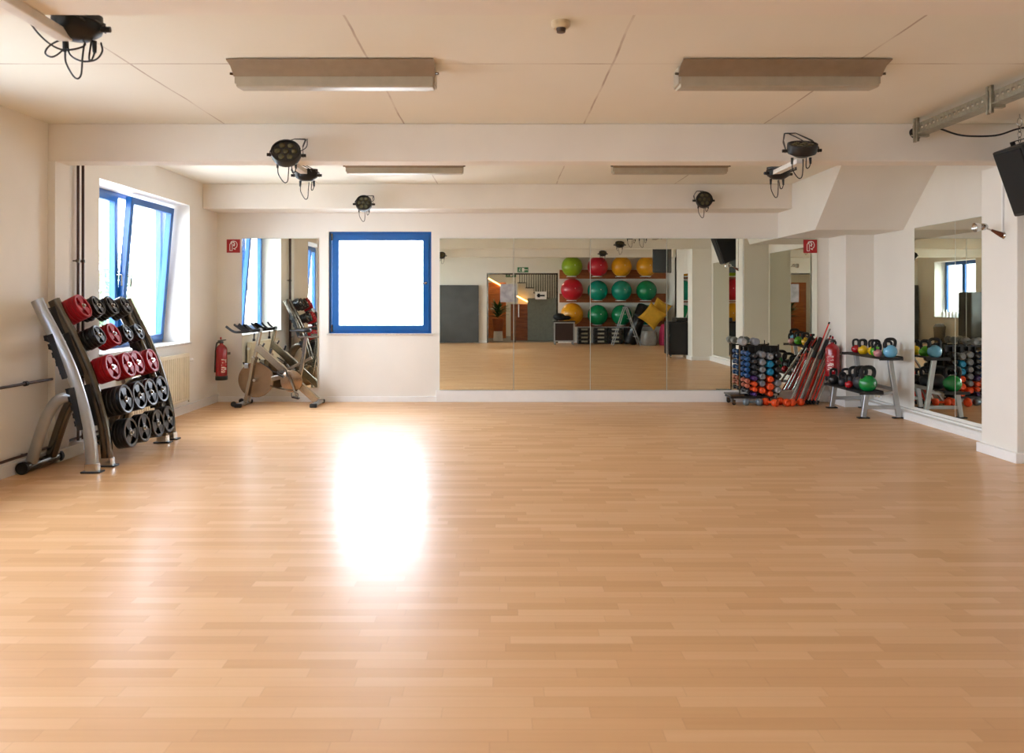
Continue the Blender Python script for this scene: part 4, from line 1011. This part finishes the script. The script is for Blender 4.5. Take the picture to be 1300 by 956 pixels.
# ------------------------------------------------------------------ behind the viewer (seen in the mirrors)
# ball shelves on the rear wall
M['pine'] = wood_mat('orange_pine_board', '8a4518', 'b3652c', 'X', 0.45)
def rp(x, y, Yp): return Vector(((x-637)*Yp/1000, 20.7-Yp, H-(y-381)*Yp/1000))
rowz = [2.16, 1.42, 0.67]
ballx = [2.16, 2.95, 3.68, 4.45]
for z, nm_ in zip(rowz, ('top', 'middle', 'bottom')):
    bs = thing('ball_shelf', 'orange wooden ball shelf board on the rear wall, the %s one of three' % nm_, 'ball shelf', (3.4, YR, z), group='ball shelf boards on the rear wall')
    b = MB(); b.b2(1.80-3.4, 5.12-3.4, 0.0, 0.03, -0.16, 0.12); b.build('plank', 'pine', bs, smooth=0, bevel=0.004)
    for x_ in ballx:
        b = MB(); b.tube([(x_-3.4+0.13*math.cos(a_), 0.385+0.13*math.sin(a_), -0.10) for a_ in [2*PI*j/20 for j in range(20)]], 0.012, 6, up=(0,0,1), closed=True)
        b.b2(x_-3.4-0.14, x_-3.4-0.12, 0.03, 0.385, -0.11, -0.09); b.b2(x_-3.4+0.12, x_-3.4+0.14, 0.03, 0.385, -0.11, -0.09); b.build('ball_ring', 'white_paint', bs)
bcol = {'lime': mat('lime_ball','8cae1c',0.3,coat=0.2), 'red': mat('red_ball','c0142c',0.28,coat=0.2), 'yellow': mat('yellow_ball','e8a012',0.3,coat=0.2), 'teal': mat('teal_ball','08927a',0.25,coat=0.2), 'green': mat('green_ball','0c8450',0.25,coat=0.2)}
bl = [['lime','red','yellow','yellow'],['red','teal','teal','green'],['yellow','green','green','teal']]
rn = ['top','middle','bottom']; bcn = ['far left','second','third','far right']
for i in range(3):
    for j in range(4):
        R = 0.315 if j else (0.345 if i else 0.32); zc = rowz[i]-0.10+math.sqrt((R+0.013)**2-0.13**2)+0.004
        if zc+R > ZC-0.01: R = 0.295; zc = rowz[i]-0.10+math.sqrt((R+0.013)**2-0.13**2)+0.004
        b = MB(); pr = [(R*math.sin(PI*k_/24), -R*math.cos(PI*k_/24)) for k_ in range(25)]
        pr = [(0, -R)]+[(r_*(1+0.004*math.sin(h_/R*40)), h_) for r_, h_ in pr[1:-1]]+[(0, R)]
        b.lathe(pr, n=40)
        t = thing('gym_ball', '%s gym ball, %s on the %s tier of the ball shelf' % (bl[i][j], bcn[j], rn[i]), 'gym ball', (ballx[j], YR+0.385, zc), group='gym balls on the rear shelves')
        b.build('bladder', bcol[bl[i][j]], t); MB().lathe([(0,0),(0.012,0),(0.010,0.004),(0,0.005)], (0.2*R, R*0.97, 0.1*R), (0.2,0.97,0.1), 10).build('valve_plug', 'white_paint', t)
# step platforms
M['step_grip'] = mat('pale_step_grip', 'b8b4a0', 0.6)
def step_proto(name='aerobic_step'):
    t = bpy.data.objects.new(name, None); COL.objects.link(t)
    b = MB(); b.prism([(-0.38,0.0),(0.38,0.0),(0.36,0.115),(-0.36,0.115)], 'Y', -0.2, 0.2); b.build('platform', 'black', t, smooth=0, bevel=0.006)
    b = MB(); b.b2(-0.20,0.20,0.200,0.206,0.05,0.10); b.build('grip_strip', 'step_grip', t, smooth=0)
    return t
sp0 = None
for si, (x_, n_, sx_) in enumerate(((2.52,4,0.5),(3.02,4,0.5),(3.46,4,0.55),(3.96,4,0.5),(4.50,3,0.6))):
    for k_ in range(n_):
        if sp0 is None: sp0 = step_proto(); t = sp0
        else: t = dup(sp0)
        t.location = (x_, YR+0.42, 0.122*k_); t.scale = (sx_,1,1)
        tag(t, 'black step platform, number %d from the floor in the %s stack under the balls' % (k_+1, ['leftmost','second','third','fourth','rightmost'][si]), 'step platform', 'black step platforms stacked under the ball shelf')
# trolley with brown side
t = thing('equipment_trolley', 'wheeled trolley with brown panel, seen in the mirrors', 'trolley', (1.86, YR+0.95, 0))
M['brown_panel'] = mat('dark_brown_panel', '2e1812', 0.4)
MB().b2(-0.30,0.30,-0.22,0.22,0.12,0.66).build('body', 'brown_panel', t, smooth=0)
fr = MB(); fr.ring((-0.31,0.31,0.10,0.68), (-0.27,0.27,0.135,0.645), 'Y', 0.20, 0.235); fr.build('frame', 'silver', t, smooth=0)
MB().b2(-0.33,0.33,-0.25,0.25,0.68,0.71).build('top', 'black', t, smooth=0)
for x_ in (-0.27, 0.27):
    for y_ in (-0.18, 0.18): MB().lathe([(0,-0.015),(0.045,-0.015),(0.05,0),(0.045,0.015),(0,0.015)], (x_,y_,0.05), (1,0,0), 16).build('caster', 'silver', t)
b = MB()
for (cx, cy, cz, r1, sx, sz_) in ((-0.1,0,0.82,0.14,1.3,0.8),(0.12,0.02,0.79,0.10,1.4,0.7),(-0.02,0.05,0.77,0.12,1.8,0.5)): b.ball((cx,cy,cz), r1, sc=(sx,1.2,sz_))
o = b.build('bag_heap', 'black_rub'); o.location = (1.82, YR+0.95, 0.014); tag(o, 'heap of black bags on the brown trolley', 'bags')
# step ladder
t = thing('step_ladder', 'aluminium step ladder standing open, seen in the mirrors', 'ladder', (3.66, YR+1.35, 0))
for s in (-1, 1):
    MB().sweep([(-0.40,s*0.20,0.0),(-0.04,s*0.15,1.12)], rsect(0.012,0.010,0.003)).build('rear_rail', 'silver', t, smooth=0)
    MB().sweep([(0.40,s*0.22,0.0),(0.0,s*0.15,1.16)], rsect(0.015,0.011,0.003)).build('front_rail', 'silver', t, smooth=0)
for z_ in (0.26, 0.52, 0.78):
    MB().box((0.40-0.36*z_/1.04*1.0-0.02, 0, z_), (0.10,0.40,0.02)).build('tread', 'silver', t, smooth=0)
MB().box((-0.02,0,1.12), (0.09,0.34,0.03)).build('top_cap', 'silver', t, smooth=0)
# punch bag, sack, cushions
t = thing('punch_bag', 'black punch bag leaning by the ball shelf, seen in the mirrors', 'punch bag', (3.84, YR+0.93, 0.02), (0, 0.36, 0))
MB().lathe([(0,0),(0.17,0),(0.19,0.03),(0.19,1.18),(0.17,1.24),(0.08,1.27),(0,1.27)], n=28).build('bag', 'black_gloss', t)
MB().lathe([(0.19,0.86),(0.196,0.865),(0.196,0.90),(0.19,0.905)], n=28).build('band', 'black', t)
M['mustard'] = mat('mustard_fabric', 'c8951c', 0.8, bump=0.3)
def cushion(label, loc, rot, s=0.5):
    mb = MB(); n = 12; vs = []; fs = []
    for sd_ in (1, -1):
        k0 = len(vs)
        for i in range(n+1):
            for j in range(n+1):
                u_, v_ = i/n*2-1, j/n*2-1; th_ = (1-u_**4)*(1-v_**4); pin = 1-0.12*(1-u_*u_)*abs(v_)**3-0.0
                vs.append((u_*s/2*(1-0.14*(1-v_*v_)*abs(u_)), v_*s/2*(1-0.14*(1-u_*u_)*abs(v_)), sd_*0.09*math.sqrt(max(0,th_))))
        for i in range(n):
            for j in range(n): a_ = k0+i*(n+1)+j; fs.append((a_,a_+1,a_+n+2,a_+n+1))
    mb.add(vs, fs); o = mb.build('cushion', 'mustard', smooth=60); o.location = loc; o.rotation_euler = rot
    return tag(o, label, 'cushion', 'mustard cushions by the ball shelf')
cushion('mustard cushion, the lower one in the heap by the equipment case', (4.44, YR+1.42, 0.86), (1.45, 0.7, 0.2), 0.62)
cushion('mustard cushion, the upper one in the heap by the equipment case', (4.70, YR+1.20, 1.06), (1.3, 0.5, -0.2), 0.56)
M['sack'] = mat('clear_plastic_sack', 'b9b4ac', 0.25, trans=0.5); M['pinkcloth'] = mat('pink_cloth', 'c8305c', 0.7); M['tealcloth'] = mat('teal_cloth','2a9a7c',0.7)
o = MB().lathe([(0,0),(0.2,0.0),(0.25,0.1),(0.24,0.26),(0.2,0.40),(0.21,0.43),(0,0.42)], n=24, shape=lambda a_: 1+0.07*math.sin(5*a_)).build('plastic_sack', 'sack'); o.location = (4.35, YR+1.35, 0); tag(o, 'clear plastic sack under the mustard cushions', 'sack')
o = MB().lathe([(0,0),(0.12,0.0),(0.15,0.12),(0.13,0.42),(0.08,0.62),(0,0.64)], n=20, shape=lambda a_: 1+0.12*math.sin(4*a_)).build('cloth_bag', 'pinkcloth'); o.location = (4.80, YR+1.35, 0); tag(o, 'pink cloth bag beside the plastic sack', 'bag')
o = MB().lathe([(0,0),(0.10,0.0),(0.12,0.12),(0.10,0.38),(0.04,0.46),(0,0.47)], n=20, shape=lambda a_: 1+0.12*math.sin(4*a_)).build('cloth_bag', 'tealcloth'); o.location = (4.95, YR+1.70, 0); tag(o, 'teal cloth bag behind the equipment case', 'bag')
# flight case near the right pillar
t = thing('equipment_case', 'tall black wheeled equipment case, seen in the mirrors', 'case', (4.06, 2.45, 0))
MB().b2(-0.25,0.25,-0.27,0.27,0.09,0.84).build('body', 'black', t, smooth=0, bevel=0.008)
fr = MB(); fr.ring((-0.255,0.255,0.085,0.845), (-0.225,0.225,0.115,0.815), 'Y', 0.265, 0.28); fr.build('frame', 'black_gloss', t, smooth=0)
for x_ in (-0.2, 0.2):
    for y_ in (-0.2, 0.2): MB().lathe([(0,-0.015),(0.04,-0.015),(0.045,0),(0.04,0.015),(0,0.015)], (x_,y_,0.045), (1,0,0), 16).build('caster', 'chrome', t)
o = MB().b2(3.98,4.28,2.25,2.65,0.845,0.93).build('mixer', 'black', smooth=0, bevel=0.01); tag(o, 'black mixer lying on the equipment case', 'mixer')
# dark board on the rear wall
M['board'] = mat('dark_grey_board', '4c4e4c', 0.35, var=0.12, scale=2.5)
t = thing('dark_board', 'large dark grey board against the rear wall, seen in the mirrors', 'board', (-0.72, YR+0.06, 0), (0, 0, math.radians(-1.5)))
MB().b2(-2.95,0.0,0.0,0.04,0.02,1.80).build('panel', 'board', t, smooth=0, bevel=0.004)
for z_ in (0.9, 1.35): MB().b2(-0.002,0.03,0.02,0.05,z_-0.03,z_+0.03).build('hinge', 'white_paint', t, smooth=0)
# cabinet in the rear left corner and waste bin under the rear window
t = thing('dark_cabinet', 'tall dark cabinet by the left wall behind the viewer', 'cabinet', (-3.46, -0.55, 0))
MB().b2(-0.24,0.24,-0.3,0.3,0,1.55).build('body', 'board', t, smooth=0, bevel=0.005)
MB().b2(0.24,0.256,-0.29,-0.003,0.03,1.53).build('door', 'board', t, smooth=0, bevel=0.003); MB().b2(0.24,0.256,0.003,0.29,0.03,1.53).build('door', 'board', t, smooth=0, bevel=0.003)
M['bin'] = mat('grey_bin_plastic', '6d675c', 0.5)
t = thing('waste_bin', 'grey waste bin with swing lid under the rear left window', 'bin', (-3.5, -2.3, 0))
MB().lathe([(0,0),(0.14,0),(0.18,0.5),(0.17,0.5),(0.13,0.01),(0,0.01)], n=4).build('body', 'bin', t, smooth=0); MB().lathe([(0.185,0.5),(0.19,0.56),(0.12,0.64),(0,0.65)], n=4).build('lid', 'bin', t, smooth=0)
M['bottle'] = mat('white_bottle_plastic', 'e6e6e2', 0.3)
for i in range(6):
    t = thing('bottle', 'white bottle on the rear left window sill, %s in the row' % ordw[i], 'bottle', (XL-0.12, -2.75+0.17*i, ZS+0.004), group='white bottles on the rear window sill')
    MB().lathe([(0,0),(0.04,0),(0.042,0.01),(0.042,0.13),(0.03,0.16),(0.014,0.17),(0.014,0.19),(0,0.19)], n=16).build('body', 'bottle', t); MB().cyl((0,0,0.19),(0,0,0.22),0.017,n=12).build('cap', 'bottle', t)

# door opening and the hall behind it
dr = bpy.data.objects.new('door_1', None); COL.objects.link(dr); dr.location = (0, YR, 0); tag(dr, kind='structure')
x0, x1, _, z1 = DO
fr = MB(); fr.ring((x0,x1,-0.02,z1), (x0+0.05,x1-0.05,-0.01,z1-0.05), 'Y', -0.12, -0.05); fr.build('door_frame', M['blackframe'] if 'blackframe' in M else 'dark_steel', dr, smooth=0)
xm = x0+0.9
lf = MB(); lf.b2(xm, x1-0.06, -0.09, -0.08, 0.02, z1-0.06); a_ = lf.build('door_leaf', 'glass', dr, smooth=0)
lf = MB(); lf.b2(x0+0.06, xm-0.02, -0.09, -0.08, 0.02, z1-0.06); lf.build('side_panel', 'glass', dr, smooth=0)
MB().b2(xm-0.02, xm, -0.10, -0.07, 0.0, z1-0.05).build('door_post', 'dark_steel', dr, smooth=0)
MB().cyl((xm+0.10,-0.03,0.80), (xm+0.10,-0.03,1.20), 0.014, n=12).build('door_handle', 'white_paint', a_)
hall = MB(); hall.b2(-2.5,3.5,YR-4.6,YR-0.25,-0.12,0); struct('floor_hall', hall, M['hallfloor'] if 'hallfloor' in M else mat('grey_hall_floor','6d6a66',0.4), smooth=0)
struct('ceiling_hall', MB().b2(-2.5,3.5,YR-4.6,YR-0.25,3.0,3.2), 'wall', smooth=0)
struct('wall_hall_rear', MB().b2(-2.5,3.5,YR-4.8,YR-4.6,-0.12,3.2), 'wall', smooth=0)
struct('wall_hall_left', MB().b2(-2.7,-2.5,YR-4.6,YR-0.25,-0.12,3.2), 'wall', smooth=0)
struct('wall_hall_right', MB().b2(3.5,3.7,YR-4.6,YR-0.25,-0.12,3.2), 'wall', smooth=0)
struct('wall_hall_inner', MB().b2(0.86,2.2,YR-1.55,YR-1.45,0,1.40), mat('grey_green_plaster','8f958c',0.6), smooth=0)
struct('wall_hall_lintel', MB().b2(-2.5,3.5,YR-0.26,YR-0.25,ZC,3.2), 'wall', smooth=0)
M['slat'] = mat('grey_slat_metal', '77756f', 0.5, 0.3)
t = thing('stair_screen', 'grey vertical slat screen above the hall stairs', 'screen', (1.4, YR-2.58, 0))
b = MB()
for i in range(22): b.b2(-0.8+i*0.08, -0.8+i*0.08+0.045, -0.02, 0.02, 1.3, 2.9)
b.build('slats', 'slat', t, smooth=0); MB().b2(-0.8,0.95,-0.03,0.03,2.84,2.9).build('rail', 'slat', t, smooth=0)
t = thing('staircase', 'staircase in the hall behind the glass door', 'staircase', (0.55, YR-1.6, 0))
b = MB(); poly = [(0,0)]; 
for i in range(6): poly += [(-0.0+i*0.26, 1.9-i*0.17+0.0), (0.26+i*0.26, 1.9-i*0.17)]
poly += [(1.56, 0)]
b.prism([(p[0], p[1]) for p in poly], 'Y', -0.9, -0.15); b.build('flight', 'wall', t, smooth=0)
for i in range(6): MB().b2(i*0.26-0.02, 0.26+i*0.26, -0.92, -0.13, 1.9-i*0.17, 1.93-i*0.17).build('tread', 'black', t, smooth=0)
t = thing('wood_wall_panel', 'orange wooden wall panel in the hall behind the glass door', 'wall panel', (-0.6, YR-3.0, 0))
MB().b2(-0.8,0.75,-0.03,0.03,0.0,1.95).build('panel', 'pine', t, smooth=0)
M['led'] = mat('warm_light_strip', 'ffb860', 0.5, emit=6.0)
o = MB().sweep([(-0.75,YR-2.9,2.25),(0.05,YR-2.9,1.80)], rsect(0.02,0.01,0.002)).build('handrail_light', 'led', smooth=0); tag(o, 'glowing light strip slanting down in the hall, the left one', 'light strip', 'warm light strips in the hall')
o = MB().sweep([(0.5,YR-1.58,1.47),(0.86,YR-1.58,1.28)], rsect(0.02,0.01,0.002)).build('handrail_light', 'led', smooth=0); tag(o, 'glowing light strip slanting down in the hall, the right one', 'light strip', 'warm light strips in the hall')
o = MB().b2(0.3,0.86,YR-1.72,YR-1.63,0,1.2).build('wooden_post_panel', 'pine', smooth=0); tag(o, 'orange wooden panel beside the grey hall wall', 'wall panel')
M['leaf'] = mat('plant_leaf', '2c5a20', 0.5, var=0.2); M['pot'] = mat('terracotta', '9a4c20', 0.6)
t = thing('potted_plant', 'green potted plant in the hall, seen through the glass door', 'plant', (-0.12, YR-1.2, 0.32))
MB().lathe([(0,-0.32),(0.16,-0.32),(0.14,0),(0,0)], n=4).build('plant_stand', 'white_paint', t, smooth=0)
MB().lathe([(0,0),(0.14,0),(0.19,0.4),(0.17,0.4),(0.13,0.03),(0,0.03)], n=20).build('pot', 'pot', t)
b = MB(); random.seed(5)
for i in range(110):
    a_ = random.uniform(0,2*PI); l_ = random.uniform(0.35,0.62); e_ = random.uniform(0.3,1.3)
    p0 = Vector((0,0,0.4+random.uniform(0,0.3))); d_ = Vector((math.cos(a_)*math.cos(e_), math.sin(a_)*math.cos(e_), math.sin(e_)))*l_; w_ = Vector((-math.sin(a_), math.cos(a_), 0))*0.025
    m_ = p0+d_*0.5; e2 = p0+d_+Vector((0,0,-0.1)); b.add([p0, m_-w_, e2, m_+w_, m_+Vector((0,0,0.01))], [(0,1,4),(1,2,4),(2,3,4),(3,0,4)])
b.build('foliage', 'leaf', t)
o = MB().b2(-0.05,0.47,YR-0.075,YR-0.072,1.27,1.84).build('poster', mat('pale_poster','c9c4cc',0.6,var=0.15,scale=6), smooth=0); tag(o, 'pale poster taped to the glass door', 'poster')
o = MB().b2(1.05,1.40,YR-0.075,YR-0.072,1.36,1.60).build('notice', 'white_sign', smooth=0); tag(o, 'small white notice taped on the glass door', 'notice')
o2 = MB(); o2.b2(1.10,1.35,YR-0.0715,YR-0.0705,1.45,1.50); o2.b2(1.12,1.2,YR-0.0715,YR-0.0705,1.42,1.54); o2.build('notice_print', 'black', o, smooth=0)
def exit_sign(label, x, y, z):
    t = thing('exit_sign', label, 'sign', (x, y, z), group='green emergency exit signs')
    MB().b2(-0.17,0.17,0,0.02,-0.08,0.08).build('sign_board', 'green_sign', t, smooth=0)
    w = MB(); w.b2(-0.03,0.04,0.02,0.022,-0.06,0.06); w.b2(0.06,0.15,0.02,0.022,-0.012,0.012); w.prism([(0.06,-0.04),(0.06,0.04),(0.0401,0.0)], 'Y', 0.02, 0.022)
    w.ball((-0.09,0.022,0.045), 0.013, n=10, sc=(1,0.2,1), k=6); w.sweep([(-0.09,0.021,0.03),(-0.10,0.021,-0.01),(-0.07,0.021,-0.05)], [(-0.007,-0.001),(0.007,-0.001),(0.007,0.001),(-0.007,0.001)]); w.sweep([(-0.10,0.021,-0.01),(-0.13,0.021,-0.05)], [(-0.006,-0.001),(0.006,-0.001),(0.006,0.001),(-0.006,0.001)]); w.sweep([(-0.13,0.021,0.005),(-0.06,0.021,0.02)], [(-0.005,-0.001),(0.005,-0.001),(0.005,0.001),(-0.005,0.001)])
    w.build('pictogram', 'white_sign', t, smooth=0)
exit_sign('green emergency exit sign above the glass door', 0.66, YR, 2.28)
exit_sign('green emergency exit sign hanging in the hall behind the glass door', 0.30, YR-1.0, 2.16)
t = thing('added_hall_lamp', 'round white lamp added to light the hall', 'ceiling lamp', (0.3, YR-2.2, 3.0))  # added glowing fixture that brightens the hall, no known lamp there
MB().lathe([(0,0),(0.2,0),(0.2,-0.05),(0,-0.06)], n=24).build('diffuser', mat('added_lamp_diffuser','fff0d8',0.5,emit=40.0), t)

# ------------------------------------------------------------------ outside
M['paving'] = mat('pale_paving', 'c9c6bf', 0.9, var=0.1, scale=0.5)
struct('ground_outside', MB().b2(-60,40,-30,60,-3.4,-3.2), 'paving', smooth=0)
def tree(label, x, y, h, r, seed):
    random.seed(seed); t = thing('tree', label, 'tree', (x, y, -3.2), group='trees outside the left windows')
    MB().tube(smooth_path([(0,0,0),(0.1,0.05,h*0.3),(0,0.1,h*0.6)]), 0.16, 8, up=(1,0,0)).build('trunk', mat('bark','6a5a4a',0.9), t)
    b = MB()
    for i in range(1500):
        a_ = random.uniform(0,2*PI); ph = math.acos(random.uniform(-1,1)); rr = r*random.uniform(0.55,1)*(1+0.25*math.sin(3*a_+seed)*math.sin(2*ph))
        c_ = Vector((rr*math.sin(ph)*math.cos(a_), rr*math.sin(ph)*math.sin(a_), h*0.68+rr*1.15*math.cos(ph)))
        s_ = random.uniform(0.1,0.22); R_ = Euler((random.uniform(0,6),random.uniform(0,6),random.uniform(0,6))).to_matrix()
        b.add([c_+R_ @ Vector(v)*s_ for v in ((-1,0,0),(0,-0.6,0.1),(1,0,0),(0,0.6,0.1))], [(0,1,2,3)])
    b.build('crown', M['crown'], t, smooth=0)
M['crown'] = mat('pale_leaves', '9db07c', 0.7, var=0.15, scale=1.0)
tree('leafy tree outside the left window, the nearer one', -11.5, 17.5, 5.2, 1.5, 3)
tree('leafy tree outside the left window, the farther one', -15.5, 30.0, 6.0, 2.0, 8)
tree('leafy tree outside the second left window', -12.0, 8.0, 5.0, 1.6, 12)

# ------------------------------------------------------------------ light, camera
w = bpy.data.worlds.new('overcast'); S.world = w; w.use_nodes = True
nt = w.node_tree; bg = nt.nodes['Background']
tc = nt.nodes.new('ShaderNodeTexCoord'); sp = nt.nodes.new('ShaderNodeSeparateXYZ'); nt.links.new(tc.outputs['Generated'], sp.inputs[0])
rp_ = nt.nodes.new('ShaderNodeValToRGB'); rp_.color_ramp.elements[0].position = 0.45; rp_.color_ramp.elements[0].color = (0.86,0.94,1.06,1); rp_.color_ramp.elements[1].position = 1.0; rp_.color_ramp.elements[1].color = (0.78,0.90,1.08,1)
mr = nt.nodes.new('ShaderNodeMapRange'); mr.inputs['From Min'].default_value = -1; nt.links.new(sp.outputs['Z'], mr.inputs['Value']); nt.links.new(mr.outputs['Result'], rp_.inputs[0]); nt.links.new(rp_.outputs[0], bg.inputs['Color'])
bg.inputs['Strength'].default_value = 9.0
def portal(loc, rot, sx, sy):
    l = bpy.data.lights.new('window_portal', 'AREA'); l.shape = 'RECTANGLE'; l.size = sx; l.size_y = sy; l.cycles.is_portal = True
    o = bpy.data.objects.new('window_portal', l); COL.objects.link(o); o.location = loc; o.rotation_euler = rot
for (a, b) in LW: portal((XL-0.42, (a+b)/2, (ZS+ZT)/2), (0, -PI/2, 0), ZT-ZS, b-a)
portal(((BW[0]+BW[1])/2, YB+0.32, (BW[2]+BW[3])/2), (-PI/2, 0, 0), BW[1]-BW[0], BW[3]-BW[2])

cam = bpy.data.cameras.new('camera'); co = bpy.data.objects.new('camera', cam); COL.objects.link(co)
co.location = (0, 0, H); co.rotation_euler = (PI/2, 0, 0)
cam.sensor_width = 36; cam.lens = 36*1000/1300
cam.shift_x = 13/1300; cam.shift_y = -97/1300
cam.dof.use_dof = True; cam.dof.focus_distance = 9.0; cam.dof.aperture_fstop = 4.0
cam.clip_start = 0.05; cam.clip_end = 300
S.camera = co
S.view_settings.view_transform = 'Standard'; S.view_settings.look = 'None'; S.view_settings.gamma = 1; S.view_settings.use_curve_mapping = False
S.view_settings.exposure = 1.24
S.cycles.max_bounces = 12; S.cycles.diffuse_bounces = 6; S.cycles.glossy_bounces = 6; S.cycles.transparent_max_bounces = 12; S.cycles.sample_clamp_indirect = 8
